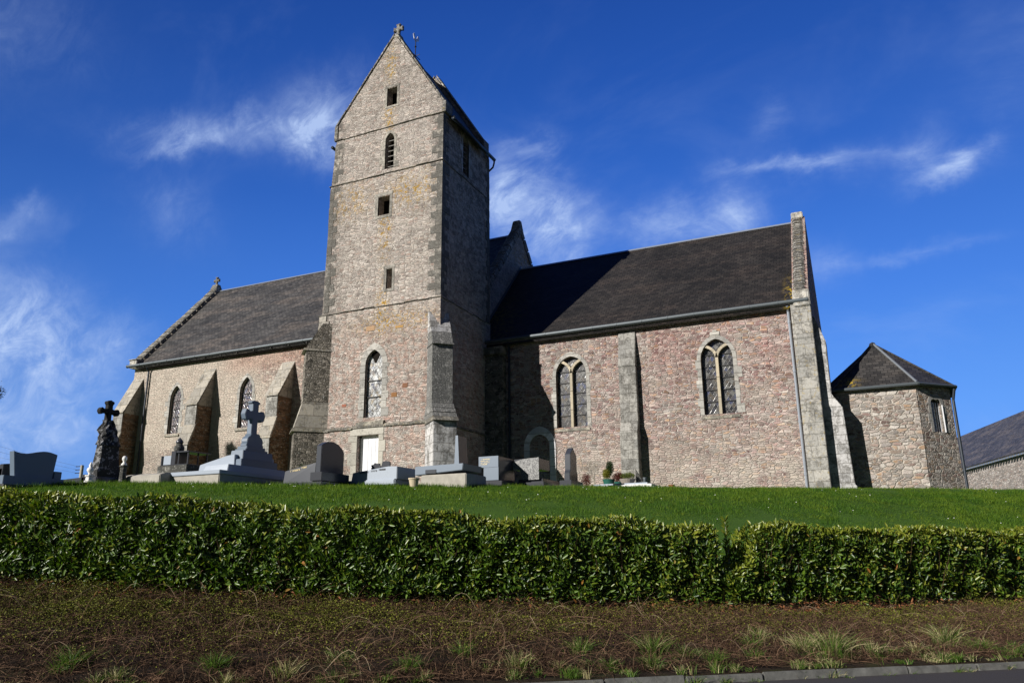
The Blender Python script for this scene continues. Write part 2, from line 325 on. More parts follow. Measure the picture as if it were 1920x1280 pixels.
M_string = ashlar('string course stone', (.40,.37,.31), amt=.6, bw=.45, bh=9, white=.5, ylw=.25)
M_mull = ashlar('ochre mullion stone', (.52,.46,.35), amt=.1, bw=9, bh=.8, white=.2)
M_coping = ashlar('lichened coping stone', (.46,.45,.42), amt=.6, bw=9, bh=.22, white=.85, ylw=.45, joint=.03)
M_slab = ashlar('mossy buttress cap stone', (.46,.43,.38), amt=.35, bw=.9, bh=.5, white=.3, ylw=.25)
M_old = ashlar('weathered grave stone', (.40,.39,.36), amt=.8, bw=9, bh=9, white=.4, dark=(.06,.06,.055))
M_lich = ashlar('lichen blackened monument', (.06,.06,.058), amt=.7, bw=9, bh=9, white=.0, dark=(.022,.022,.022))

def slate(name, c0, c1, brown, yl=None, amt=.6, ang=0.0, usesY=False, row=.16):
    N = newmat(name); s = N.add('ShaderNodeSeparateXYZ', {0: N.P}); N.X, N.Y, N.Z = s.outputs
    u = N.Y if usesY else N.X
    vec = N.add('ShaderNodeCombineXYZ', {0: u, 1: N.m('MULTIPLY', N.Z, 1.35), 2: 0.0})
    br = N.add('ShaderNodeTexBrick', {'Vector': vec, 'Color1': (.58,.58,.58,1), 'Color2': (1.42,1.38,1.34,1), 'Mortar': (.25,.25,.25,1), 'Scale': 1.0,
               'Mortar Size': .010, 'Mortar Smooth': .3, 'Bias': 0.0, 'Brick Width': .24, 'Row Height': row})
    mp = N.add('ShaderNodeMapping', {'Vector': vec, 'Rotation': (0,0,ang), 'Scale': (.25,1.1,1)})
    n = N.noise(mp, 1.1, 6, .6); n2 = N.noise(N.P, .7, 4, .6)
    base = N.mix(N.step(n2, .3, .7), tuple(c0)+(1,), tuple(c1)+(1,))
    base = N.mix(N.m('MULTIPLY', N.step(n, .46, .66), amt), base, tuple(brown)+(1,))
    col = N.mix(1.0, base, br.outputs['Color'], 'MULTIPLY')
    col = N.mix(N.m('MULTIPLY', N.step(N.noise(N.P, 16, 3, .7), .66, .72), .5), col, (.25,.24,.22,1))
    g = N.noise(N.P, 30, 2, .6); col = N.mix(1.0, col, N.add('ShaderNodeCombineColor', {0: N.m('ADD', g, .5), 1: N.m('ADD', g, .5), 2: N.m('ADD', g, .5)}), 'MULTIPLY')
    if yl: col = lichen(N, col, yl(N), (.42,.29,.02,1), 5, .50, .56)
    rowf = N.m('FRACT', N.m('DIVIDE', N.m('MULTIPLY', N.Z, 1.35), row))
    h = N.m('ADD', N.m('MULTIPLY', rowf, -.8), N.m('ADD', N.m('MULTIPLY', br.outputs['Fac'], -.6), N.m('MULTIPLY', N.noise(vec, 7, 2, .5), .8)))
    return fin(N, col, .62, h, .7, .02, .35)
M_slateN = slate('nave slates', (.040,.040,.041), (.078,.076,.075), (.125,.108,.096), amt=.75, ang=-.75)
M_slateC = slate('choir slates', (.014,.013,.012), (.028,.025,.023), (.042,.033,.028), amt=.6, ang=1.3,
    yl=lambda N: N.m('ADD', N.m('MULTIPLY', N.step(N.X, -2.35, -1.85), N.step(N.Z, 12.6, 10.9)), N.m('MULTIPLY', N.m('MULTIPLY', N.step(N.X, -13.0, -15.4), N.step(N.Z, 14.5, 12.0)), .3)))
M_slateS = slate('sacristy slates', (.030,.029,.029), (.055,.052,.05), (.07,.06,.05), amt=.3,
    yl=lambda N: N.m('MULTIPLY', gauss(N, N.X, -.35, .3), gauss(N, N.Z, 7.5, .2)))
M_slateT = slate('tower slates', (.035,.035,.037), (.06,.06,.06), (.06,.055,.045), amt=.4, usesY=True)
M_slateB = slate('barn slates', (.045,.045,.050), (.09,.085,.085), (.14,.12,.105), amt=.75, usesY=True, ang=.9)

def plain(name, c, rough=.5, metal=0, spec=.5, nz=0, bump=0, sc_=20):
    N = newmat(name); col = tuple(c)+(1,)
    if nz: col = N.mix(N.noise(N.P, sc_, 4, .65), tuple(k*(1-nz) for k in c)+(1,), tuple(min(1,k*(1+nz)) for k in c)+(1,))
    return fin(N, col, rough, N.noise(N.P, sc_*2, 4, .6) if bump else None, bump or .1, .01, spec, metal)
M_zinc = plain('weathered zinc', (.085,.10,.11), .5, .3, .4, .3)
M_zincd = plain('dark painted downpipe', (.018,.026,.038), .5, .2, .5, .3)
M_pvc = plain('pale grey downpipe', (.30,.33,.38), .4, .3, .5, .2)
M_flash = plain('zinc flashing', (.30,.33,.36), .4, .5, .5, .25)
M_lead = plain('roof ridge zinc', (.40,.45,.52), .35, .5, .5, .15)
M_dark = plain('dark interior timber', (.012,.010,.008), .9, 0, .1, .3)
M_louv = plain('grey louvre boards', (.26,.25,.23), .8, 0, .2, .3)
M_white = plain('white painted door', (.68,.69,.72), .4, 0, .4, .03)
M_whitest = plain('white marble', (.72,.71,.69), .5, 0, .4, .18)
M_iron = plain('wrought iron', (.02,.02,.02), .5, .5, .4, .2)
M_granL = plain('light grey granite', (.30,.345,.41), .42, 0, .5, .22, 0, 60)
M_granB = plain('blue grey granite', (.125,.165,.22), .38, 0, .5, .10, 0, 80)
M_granD = plain('dark polished granite', (.045,.05,.062), .25, 0, .5, .2, 0, 60)
M_granK = plain('near black granite', (.05,.052,.06), .2, 0, .5, .2, 0, 60)
M_conc = plain('old cement', (.36,.34,.30), .9, 0, .2, .35, .4, 6)
M_gold = plain('gilt lettering', (.75,.62,.35), .35, .6, .5)
M_ink = plain('black lettering', (.02,.02,.022), .5)
M_bark = plain('bark', (.06,.045,.03), .95, 0, .2, .4, .5, 25)
M_twig = plain('pale bare twigs', (.30,.27,.22), .9, 0, .2, .3)
M_pot = plain('beige clay pot', (.50,.42,.30), .8, 0, .3, .15)
M_potg = plain('green glazed pot', (.02,.10,.075), .3, 0, .5, .15)
M_bask = plain('grey basket pot', (.32,.28,.24), .8, 0, .3, .35, .5, 30)
M_kerb = plain('concrete kerb', (.15,.15,.14), .95, 0, .1, .75, .6, 7)
def speckled(name, a, b, sc_=55, lo=.42, hi=.58, rough=.5):
    N = newmat(name); return fin(N, N.mix(N.step(N.noise(N.P, sc_, 3, .7), lo, hi), a+(1,), b+(1,)), rough, None, spec=.5)
M_speck = speckled('speckled granite', (.04,.04,.045), (.30,.30,.29), 40)
M_lichw = speckled('lichen patched dark stone', (.022,.022,.022), (.20,.20,.21), 7, .53, .57, .9)

def leaded(name, warm, pale, bright=0.0):
    """leaded lozenge glazing"""
    N = newmat(name); u = walluv(N, .8)
    a = N.m('ADD', N.m('DIVIDE', u, .17), N.m('DIVIDE', N.Z, .24)); b = N.m('SUBTRACT', N.m('DIVIDE', u, .17), N.m('DIVIDE', N.Z, .24))
    cell = N.add('ShaderNodeCombineXYZ', {0: N.m('FLOOR', a), 1: N.m('FLOOR', b), 2: 3.0})
    wn = N.add('ShaderNodeTexWhiteNoise', {'Vector': cell}, noise_dimensions='3D')
    cs = N.add('ShaderNodeSeparateColor', {0: wn.outputs['Color']})
    col = N.ramp(cs.outputs[0], [(0,(.010,.011,.014)),(.25,(.03,.028,.03)),(.45,warm),(.6,(.03,.045,.12)),(.72,(.05,.045,.04)),(.86,pale),(1,(.02,.02,.025))])
    pt = N.noise(N.P, 13, 3, .7); col = N.mix(N.step(pt, .5, .62), col, N.mix(N.noise(N.P, 5, 2), (.02,.02,.025,1), tuple(pale)+(1,)))
    if bright: col = N.mix(N.m('MULTIPLY', N.step(N.noise(N.P, 7, 3, .7), .46, .56), bright), col, (.55,.57,.58,1))
    fa = N.m('ABSOLUTE', N.m('SUBTRACT', N.m('FRACT', a), .5)); fb = N.m('ABSOLUTE', N.m('SUBTRACT', N.m('FRACT', b), .5))
    lead = N.step(N.m('MAXIMUM', fa, fb), .42, .46)
    col = N.mix(lead, col, (.10,.10,.098,1))
    h = N.m('ADD', N.m('MULTIPLY', cs.outputs[1], .5), lead)
    return fin(N, col, .22, h, .5, .01, .6)
M_glC = leaded('leaded choir glass', (.09,.07,.045), (.16,.16,.15))
M_glN = leaded('stained nave glass', (.14,.09,.08), (.26,.21,.21), .1)
M_glT = leaded('stained tower glass', (.30,.22,.10), (.55,.56,.55), .65)
M_glass = plain('dark window glass', (.02,.025,.03), .08, 0, .8)

# ------------------------------------------------------------------ architecture helpers
def lancet(x0, x1, z0, zs, za, n=7):
    """closed outline of a pointed opening, counter-clockwise from the lower left"""
    w_ = (x1-x0)/2; H = za-zs; r = (w_*w_+H*H)/(2*w_); pts = [(x0,z0),(x1,z0)]
    amax = math.atan2(H, w_-r) if r > w_ else math.atan2(H, w_-r)
    a1 = math.asin(min(1, H/r)); a1 = a1 if r >= w_ else pi-a1
    for i in range(n+1):
        a = a1*i/n; pts.append((x1-r+r*cos(a), zs+r*sin(a)))
    for i in range(n-1, -1, -1):
        a = a1*i/n; pts.append((x0+r-r*cos(a), zs+r*sin(a)))
    return pts
def panel(mb, y, outer, holes, depth, T=lambda u,v,d: (u,d,v)):
    """flat wall face with real openings; T maps (u, z, depth) to a point"""
    polys = [[Vector((a,b,0)) for a,b in outer]]+[[Vector((a,b,0)) for a,b in h] for h in holes]
    flat = [p for pl in polys for p in pl]; b = len(mb.v); mb.v += [T(p.x,p.y,y) for p in flat]
    for t in tessellate_polygon(polys): mb.f.append([b+i for i in t]); mb.mi.append(0)
    for h in holes:
        n = len(h)
        for i in range(n):
            p, q = h[i], h[(i+1)%n]; mb.poly([T(*p,y),T(*q,y),T(*q,y+depth),T(*p,y+depth)])
def ring(mb, inner, outer_, y0, y1, T=lambda u,v,d: (u,d,v)):
    n = len(inner)
    for i in range(n):
        j = (i+1) % n; a, b, c, d = inner[i], inner[j], outer_[j], outer_[i]
        mb.poly([T(*a,y0),T(*b,y0),T(*c,y0),T(*d,y0)]); mb.poly([T(*d,y0),T(*c,y0),T(*c,y1),T(*d,y1)]); mb.poly([T(*a,y0),T(*b,y0),T(*b,y1),T(*a,y1)])
def jagged_surround(x0, x1, z0, zs, za, wd, step=.31, top=None, y=0, T=lambda u,v,d: (u,d,v), proud=.015, lo=.06, hi=.2, name='surround', parent=None, mat=None):
    """dressed stones round an opening: alternating long and short jamb blocks and arch stones"""
    mb = MB(); z = z0; k = 0
    def blk(a,b,c,d,e): 
        pts = [T(a,c,y-proud),T(b,c,y-proud),T(b,d,y-proud),T(a,d,y-proud)]; q = [T(a,c,y+e),T(b,c,y+e),T(b,d,y+e),T(a,d,y+e)]
        mb.hexa(pts+q)
    while z < zs-.02:
        z2 = min(z+step*random.uniform(.8,1.2), zs); e1 = wd+random.uniform(lo,hi)*(k%2); e2 = wd+random.uniform(lo,hi)*((k+1)%2)
        blk(x0-e1, x0, z+.002, z2-.002, .06); blk(x1, x1+e2, z+.002, z2-.002, .06); z = z2; k += 1
    inn = lancet(x0, x1, z0, zs, za)[2:]; s = (x1-x0)/2; outp = lancet(x0-wd, x1+wd, z0, zs, za+wd*1.25)[2:]
    for i in range(len(inn)-1):
        a, b = inn[i], inn[i+1]; c, d = outp[i+1], outp[i]
        mb.hexa([T(*a,y-proud),T(*b,y-proud),T(*c,y-proud),T(*d,y-proud),T(*a,y+.06),T(*b,y+.06),T(*c,y+.06),T(*d,y+.06)])
    return mb.build(name, mat or M_surr, parent)
def wall_prism(mb, pts2, z0, z1):
    n = len(pts2)
    for i in range(n):
        a, b = pts2[i], pts2[(i+1)%n]; mb.poly([(*a,z0),(*b,z0),(*b,z1),(*a,z1)])
def rough_course(mb, p0, p1, out, h=.13, proj=.09, n=None):
    h *= .75; proj *= .62
    """string course from p0 to p1: short slabs with slightly uneven line, sloping top"""
    p0, p1 = Vector(p0), Vector(p1); L = (p1-p0).length; n = n or max(2, int(L/.55)); o = Vector(out)
    cuts = sorted([0, 1]+[(i+random.uniform(-.25,.25))/n for i in range(1, n)])
    for a, b in zip(cuts, cuts[1:]):
        A = p0.lerp(p1, a); B = p0.lerp(p1, b); dz = random.uniform(-.018,.018); pj = proj+random.uniform(-.015,.015)
        g = (B-A).normalized()*.004; A = A+g; B = B-g
        i_ = -o*.05; e = o*pj
        mb.hexa([A+i_+Vector((0,0,dz)),A+e+Vector((0,0,dz+.02)),B+e+Vector((0,0,dz+.02)),B+i_+Vector((0,0,dz)),
                 A+i_+Vector((0,0,h+dz)),A+e+Vector((0,0,h*.45+dz)),B+e+Vector((0,0,h*.45+dz)),B+i_+Vector((0,0,h+dz))])
def quoins(name, x, y, z0, z1, sx, sy, parent, mat, wmin=.25, wmax=.5, h=.32, pr=.012):
    """corner blocks at a vertical corner; sx, sy = direction in which the walls run from the corner"""
    mb = MB(); z = z0; k = 0
    while z < z1-.1:
        hh = h*random.uniform(.8,1.2); z2 = min(z+hh, z1); a, b = (wmax, wmin) if k % 2 else (wmin, wmax)
        a *= random.uniform(.8,1.1); b *= random.uniform(.8,1.1); p = pr+random.uniform(-.004,.012)
        xs = sorted([x-sx*p, x+sx*a]); ys = sorted([y-sy*p, y+sy*b])
        mb.box(xs[0], xs[1], ys[0], ys[1], z+.005, z2-.005); z = z2; k += 1
    return mb.build(name, mat, parent)

church = thing('church', 'old stone village church with a saddleback tower, slate roofs and pointed windows on the rise', 'church', (-17, 30, 3.6))
def P(mb, name, mat, parent=church, **k): return mb.build(name, mat, parent, **k)

# ---- tower
TX0, TX1, TY0, TY1 = -20.65, -14.95, 25.70, 30.15
mb = MB()
def opn(*a): return lancet(*a)
rect = lambda a,b,c,d: [(a,c),(b,c),(b,d),(a,d)]
H_gab = rect(-17.90,-17.36,20.98,21.88); H_bel = lancet(-17.90,-17.43,17.84,19.22,19.58); H_w3 = rect(-18.16,-17.56,15.65,16.53)
H_w4 = rect(-17.60,-17.31,12.21,13.10); H_lan = lancet(-18.44,-17.60,6.78,9.0,9.60); H_door = rect(-18.62,-17.60,3.2,6.05)
# gable stage (above the top string), belfry, middle, lower and base stages
panel(mb, TY0, [(-20.62,19.9),(-14.95,19.9),(-14.9,20.35),(-17.55,24.62),(-20.62,20.62)], [H_gab], .5)
panel(mb, TY0, [(-20.78,17.65),(-14.95,17.65),(-14.95,19.9),(-20.62,19.9)], [H_bel], .5)
panel(mb, TY0-.01, [(-20.88,11.5),(-14.94,11.5),(-14.95,17.65),(-20.78,17.65)], [H_w3, H_w4], .5)
panel(mb, TY0-.07, [(-20.92,6.38),(-14.9,6.38),(-14.9,11.5),(-20.88,11.5)], [H_lan], .5)
panel(mb, TY0-.16, [(-20.98,2.6),(-14.88,2.6),(-14.88,6.38),(-20.94,6.38)], [H_door], .4)
H_e = lancet(27.50,28.06,17.85,19.45,19.82)
TE = lambda u,v,d: (d,u,v)
panel(mb, TX1, [(TY0,11.5),(TY1,11.5),(TY1,19.95),(TY0,19.95)], [H_e], -.5, TE)
mb.poly([(-14.90,TY0-.07,6.38),(-14.90,TY1,6.38),(-14.90,TY1,11.5),(-14.90,TY0-.07,11.5)])
mb.poly([(-14.88,TY0-.16,2.6),(-14.88,TY1,2.6),(-14.88,TY1,6.38),(-14.88,TY0-.16,6.38)])
mb.poly([(-20.98,TY0-.16,2.6),(-20.98,TY1,2.6),(-20.92,TY1,11.5),(-20.88,TY0,11.5)]); mb.poly([(-20.9,TY0,11.5),(-20.9,TY1,11.5),(-20.62,TY1,19.9),(-20.62,TY0,19.9)])
mb.poly([(-20.9,TY1,2.6),(-14.88,TY1,2.6),(-14.95,TY1,19.95),(-20.62,TY1,19.95)])
for z in (6.38,):
    mb.poly([(-20.98,TY0-.16,z),(-14.88,TY0-.16,z),(-14.88,TY0,z+.02),(-20.98,TY0,z+.02)])
mb.poly([(-20.9,TY0-.07,11.5),(-14.9,TY0-.07,11.5),(-14.9,TY0,11.52),(-20.9,TY0,11.52)])
# parapet gable backs and the north gable
mb.prism([(-20.60,19.9),(-14.97,19.9),(-14.92,20.33),(-17.55,24.60),(-20.60,20.60)], 'y', TY0+.5, TY0+.52)
mb.prism([(-20.62,19.9),(-14.95,19.9),(-14.9,20.35),(-17.55,24.62),(-20.62,20.62)], 'y', 29.35, 29.8)
mb.poly([(-14.95,TY0,19.9),(-14.95,TY0+.5,19.9),(-14.9,TY0+.5,20.35),(-14.9,TY0,20.35)])
mb.poly([(-20.62,TY0,19.9),(-20.62,TY0+.5,19.9),(-20.62,TY0+.5,20.62),(-20.62,TY0,20.62)])
P(mb, 'tower_wall', M_tower)
for y0, y1 in ((TY0-.05, TY0+.55), (29.3, 29.85)):     # gable copings, south and north
    mb = MB()
    for xa, za, xb, zb, nn in ((-14.84,20.38,-17.50,24.72,11), (-20.70,20.66,-17.60,24.72,11)):
        for i in range(nn):
            a = i/nn; b = (i+1)/nn-.006; t = .10+random.uniform(-.012,.02); e = random.uniform(-.015,.015)
            p = [(xa+(xb-xa)*q, za+(zb-za)*q) for q in (a,b)]
            mb.prism([(p[0][0],p[0][1]-t),(p[1][0],p[1][1]-t),(p[1][0],p[1][1]+.03),(p[0][0],p[0][1]+.03)], 'y', y0+e, y1+e)
    mb.box(-14.98,-14.80,y0,y1,19.92,20.45); mb.box(-20.74,-20.55,y0,y1,19.95,20.66)
    P(mb, 'gable_coping', M_coping, bevel=.012)
mb = MB()
F_ = (0,-1,0); E_ = (1,0,0)
rough_course(mb, (-20.72,TY0,19.86), (-14.93,TY0,19.90), F_); P(mb, 'string_course', M_string)
mb = MB(); rough_course(mb, (-20.86,TY0-.01,17.58), (-14.90,TY0-.01,17.60), F_, .12, .10); rough_course(mb, (TX1,TY0,17.60), (TX1,TY1,17.60), E_, .12, .07); P(mb, 'string_course', M_string)
mb = MB(); rough_course(mb, (-21.02,TY0-.07,11.42), (-14.86,TY0-.07,11.42), F_, .12, .09); rough_course(mb, (-14.90,TY0-.05,11.42), (-14.90,TY1,11.42), E_, .12, .06); P(mb, 'string_course', M_string)
mb = MB(); rough_course(mb, (-20.6,TY0-.16,6.28), (-18.9,TY0-.16,6.30), F_, .22, .12); rough_course(mb, (-18.9,TY0-.16,6.34), (-15.3,TY0-.16,6.30), F_, .22, .12); P(mb, 'string_course', M_string)
mb = MB(); rough_course(mb, (-14.88,TY0+.1,6.28), (-14.88,29.7,6.28), E_, .2, .10); P(mb, 'string_course', M_string)
quoins('quoins', -20.80, TY0-.01, 11.56, 17.5, 1, 1, church, M_quoin); quoins('quoins', -20.66, TY0, 17.75, 19.8, 1, 1, church, M_quoin)
quoins('quoins', TX1, TY0-.01, 11.56, 17.55, -1, 1, church, M_quoin, .3, .6); quoins('quoins', TX1, TY0, 17.75, 19.85, -1, 1, church, M_quoin, .25, .5)
quoins('quoins', TX1, TY1, 7.0, 19.8, -1, -1, church, M_quoin, .2, .4)
# tower windows and door (each a part; glass, louvres, frames are sub-parts)
def rect_frame(mb, a, b, c, d, y, wd=.14):
    mb.box(a-wd, a, y-.015, y+.06, c-.02, d+.02); mb.box(b, b+wd*.8, y-.015, y+.06, c-.02, d+.02); mb.box(a-wd*1.2, b+wd, y-.02, y+.06, d+.026, d+wd*1.1); mb.box(a-wd*.8, b+wd*.8, y-.02, y+.06, c-wd*.9, c-.026)
def rect_window(hole, y, wd=.14):
    a, b, c, d = hole[0][0], hole[1][0], hole[0][1], hole[2][1]
    mb = MB(); rect_frame(mb, a, b, c, d, y, wd); o = P(mb, 'window', M_surrT)
    mb = MB(); mb.box(a-.02, b+.02, y+.44, y+.48, c-.02, d+.02); mb.build('shutter', M_dark, o); return o
rect_window(H_gab, TY0, .12); rect_window(H_w3, TY0-.01, .16)
o = rect_window(H_w4, TY0-.01, .13)
o = jagged_surround(-17.90,-17.43,17.84,19.22,19.58, .12, .33, y=TY0, name='window', parent=church, mat=M_surrT)
mb = MB()
for k in range(6):
    z = 17.98+.255*k; mb.hexa([(-17.92,TY0+.12,z),(-17.41,TY0+.12,z),(-17.41,TY0+.36,z+.13),(-17.92,TY0+.36,z+.13),(-17.92,TY0+.12,z+.025),(-17.41,TY0+.12,z+.025),(-17.41,TY0+.36,z+.155),(-17.92,TY0+.36,z+.155)])
mb.build('louvre', M_louv, o)
mb = MB(); mb.box(-17.95,-17.38,TY0+.45,TY0+.48,17.8,19.6); mb.build('shutter', M_dark, o)
o = jagged_surround(27.50,28.06,17.85,19.45,19.82, .13, .33, y=-TX1, T=lambda u,v,d: (-d,u,v), name='window', parent=church)
mb = MB()
for k in range(6):
    z = 17.98+.27*k; mb.hexa([(TX1-.12,27.48,z),(TX1-.12,28.08,z),(TX1-.36,28.08,z+.13),(TX1-.36,27.48,z+.13),(TX1-.12,27.48,z+.03),(TX1-.12,28.08,z+.03),(TX1-.36,28.08,z+.16),(TX1-.36,27.48,z+.16)])
mb.build('louvre', M_louv, o)
mb = MB(); mb.box(TX1-.48,TX1-.45,27.4,28.1,17.8,19.85); mb.build('shutter', M_dark, o)
# tall lancet of the lower stage
yl = TY0-.07
o = jagged_surround(-18.44,-17.60,6.78,9.0,9.60, .24, .34, y=yl, name='window', parent=church, proud=.012, lo=.02, hi=.12)
mb = MB(); mb.prism([(p[0]*1.0, p[1]) for p in lancet(-18.52,-17.58,6.7,9.0,9.62)], 'y', yl+.17, yl+.19)
mb.build('glass', M_glT, o)
mb = MB(); mb.prism([(-18.05-.30,9.62),(-18.05-.12,9.25),(-18.05,9.05),(-18.05+.12,9.25),(-18.05+.3,9.62)], 'y', yl+.155, yl+.166); mb.build('broken_pane', M_dark, o)
mb = MB(); mb.prism([(-18.12,8.36),(-18.0,8.15),(-17.88,8.36),(-18.0,8.6)], 'y', yl+.158, yl+.166); mb.build('replacement_pane', plain('pale replacement pane', (.42,.44,.45), .4), o)
for z in (7.62, 8.30): mb = MB(); mb.box(-18.46,-17.58,yl+.12,yl+.15,z,z+.035); mb.build('saddle_bar', M_iron, o)
mb = MB(); mb.hexa([(-18.72,yl-.13,6.44),(-17.40,yl-.13,6.44),(-17.40,yl+.35,6.44),(-18.72,yl+.35,6.44),(-18.72,yl-.13,6.56),(-17.40,yl-.13,6.56),(-17.42,yl+.30,6.80),(-18.70,yl+.30,6.80)]); mb.build('sill', M_sill, o)
# priest's door
yd = TY0-.16
mb = MB(); mb.box(-18.64,-17.58,yd+.23,yd+.28,3.2,6.07); o = P(mb, 'door', M_white)
mb = MB()
for x in (-18.25,-18.08,-17.9,-17.75): mb.box(x,x+.014,yd+.225,yd+.229,3.3,6.0)
mb.build('board_joint', plain('door board joint', (.32,.33,.35), .6), o)
mb = MB(); mb.box(-18.60,-18.53,yd+.19,yd+.228,3.3,6.05); mb.box(-18.6,-17.6,yd+.19,yd+.228,5.97,6.05); mb.build('frame', M_whitest, o)
mb = MB(); mb.box(-17.74,-17.68,yd+.17,yd+.225,4.75,4.9); mb.build('handle', M_iron, o)
mb = MB(); mb.box(-18.98,-17.36,yd-.02,yd+.3,6.055,6.33); 
zz = 3.3; k = 0
while zz < 6.03:
    z2 = min(zz+random.uniform(.3,.5), 6.045); mb.box(-18.62-(.28 if k%2 else .45),-18.625,yd-.02,yd+.3,zz+.005,z2); mb.box(-17.595,-17.60+(.34 if k%2 else .24),yd-.02,yd+.3,zz+.005,z2); zz = z2; k += 1
P(mb, 'door_surround', ashlar('cream door surround', (.54,.52,.46), amt=.25, bw=9, bh=9, white=.35), bevel=.008)
mb = MB(); mb.box(-19.0,-17.2,yd-.7,yd+.3,3.4,3.95); mb.box(-18.9,-17.3,yd-1.0,yd-.7,3.2,3.75); P(mb, 'door_step', M_conc)

for (x0_, x1_, z0_, z1_, c_) in ((-16.62,-16.34,7.84,8.06,(.20,.10,.06)),(-17.14,-16.84,7.5,7.72,(.24,.12,.05)),(-18.5,-18.02,10.42,10.66,(.38,.25,.15)),(-17.05,-16.62,10.38,10.5,(.42,.25,.09)),(-19.55,-19.3,7.3,7.45,(.30,.12,.08))):
    mb = MB(); mb.box(x0_,x1_,TY0-.085,TY0-.03,z0_,z1_); P(mb, 'ironstone_block', plain('ironstone', c_, .9, 0, .2, .3, .5, 14), bevel=.02)
# diagonal buttresses at the two southern tower corners
q = math.sqrt(.5)
def diag_buttress(cx, cy, ox, stages, wd=.42, mats=None, skew=None):
    """ox = +1 for the SE corner, -1 for the SW one; stages = [(z0, z1, projection0, projection1, material, name)]"""
    out = Vector((ox*q, -q, 0)); per = Vector((q, ox*q, 0))
    c = Vector((cx, cy, 0)); objs = []
    for (z0, z1, p0, p1, mt, nm, w2) in stages:
        mb = MB(); b_ = -out*.9
        lo = [c+b_-per*w2, c+out*p0-per*w2, c+out*p0+per*w2, c+b_+per*w2]; hi = [c+b_-per*w2, c+out*p1-per*w2, c+out*p1+per*w2, c+b_+per*w2]
        mb.hexa([v+Vector((0,0,z0)) for v in lo]+[v+Vector((0,0,z1)) for v in hi]); objs.append((mb, mt, nm))
    root = objs[0][0].build('buttress', objs[0][1], church, bevel=.02)
    for mb, mt, nm in objs[1:]: mb.build(nm, mt, root, bevel=.012)
    return root
st = [(2.6,6.25,1.02,.97,M_ashw,'base',.46),(6.25,6.42,1.12,1.02,M_string,'weathering',.50),(6.42,6.62,.98,.82,M_ashd,'weathering',.48),(6.62,6.80,.86,.70,M_ashd,'weathering',.47),(6.80,7.0,.72,.55,M_ashd,'weathering',.45),
      (7.0,9.35,.52,.46,M_ashd,'shaft',.42),(9.35,9.44,.56,.54,M_ashd,'drip',.45)]
z = 9.44
for k in range(6): st.append((z, z+.24, .50-.125*k, .40-.125*k, M_ashw if k > 1 else M_ashd, 'weathering', .42)); z += .24
diag_buttress(-14.95, TY0, 1, st)
st = [(2.6,6.3,1.0,.97,M_nvbut,'base',.46),(6.3,6.46,1.10,1.04,M_sill,'drip',.50),(6.46,7.55,1.0,.70,M_slab,'weathering',.45),(7.55,9.75,.70,.68,M_nvbut,'shaft',.44),(9.75,9.85,.82,.78,M_slab,'drip',.47),(9.85,11.0,.72,.05,M_nvbut,'weathering',.44)]
diag_buttress(-20.80, TY0, -1, st)
# a few broken quoins and ivy-stained rubble above the SW buttress
quoins('quoins', -20.90, TY0-.07, 10.0, 11.4, 1, 1, church, M_slab, .35, .55, .22, .05)

# tower roof, cross, weathervane, gutter
def roof_slab(mb, a, b, c, d, t=.09):
    """quad a-b (eave) c-d (ridge), thickness t downward"""
    a, b, c, d = map(Vector, (a,b,c,d)); n = (b-a).cross(d-a).normalized()
    if n.z < 0: n = -n
    mb.hexa([a-n*t,b-n*t,c-n*t,d-n*t,a,b,c,d])
mb = MB()
roof_slab(mb, (-14.66,TY0+.5,19.72), (-14.66,29.34,19.72), (-17.55,29.34,24.36), (-17.55,TY0+.5,24.36))
roof_slab(mb, (-20.9,29.34,19.72), (-20.9,TY0+.5,19.72), (-17.55,TY0+.5,24.36), (-17.55,29.34,24.36)); P(mb, 'tower_roof', M_slateT)
mb = MB(); roof_slab(mb, (-14.66,29.8,19.72), (-14.66,30.2,19.72), (-16.0,30.2,21.9), (-16.0,29.8,21.9)); P(mb, 'tower_roof', M_slateT)
mb = MB(); mb.tube([(-14.62,TY0+.35,19.70),(-14.62,30.1,19.66)], .075, 10); mb.tube([(-14.62,30.05,19.64),(-14.66,30.12,19.52),(-14.76,30.20,19.36),(-15.1,30.3,19.2),(-15.3,30.3,18.6),(-15.3,30.3,12.0)], .045, 8); mb.tube([(-14.62,TY0+.3,19.72),(-14.62,TY0+.36,19.72)], .10, 10)
P(mb, 'gutter', M_zincd, smooth=True)
mb = MB(); mb.tube([(-20.95,TY0+.1,19.72),(-20.95,30.1,19.70)], .075, 10); P(mb, 'gutter', M_zincd, smooth=True)
def stone_cross(name, x, y, z, h, span, t, along='x', mat=M_coping, parent=church):
    s = span/2; a = t/2; c_ = h*.60
    pts = [(-a*1.6,0),(a*1.6,0),(a*.8,h*.18),(a*.8,c_-a),(s-a*1.0,c_-a*.8),(s,c_-a*1.6),(s,c_+a*1.6),(s-a,c_+a*.8),(a*.8,c_+a),(a*.9,h-a*1.2),(a*1.5,h),(-a*1.5,h),(-a*.9,h-a*1.2),(-a*.8,c_+a),(-s+a,c_+a*.8),(-s,c_+a*1.6),(-s,c_-a*1.6),(-s+a,c_-a*.8),(-a*.8,c_-a),(-a*.8,h*.18)]
    mb = MB()
    if along == 'x': mb.prism([(x+u,z+v) for u,v in pts], 'y', y-t*.45, y+t*.45)
    else: mb.prism([(y+u,z+v) for u,v in pts], 'x', x-t*.45, x+t*.45)
    return mb.build(name, mat, parent, bevel=t*.12)
stone_cross('gable_cross', -17.53, TY0+.2, 24.66, .66, .50, .17)
mb = MB(); mb.box(-17.72,-17.36,TY0-.03,TY0+.45,24.50,24.74,tx=.06,ty=.05); P(mb, 'cross_base', M_coping, bevel=.02)
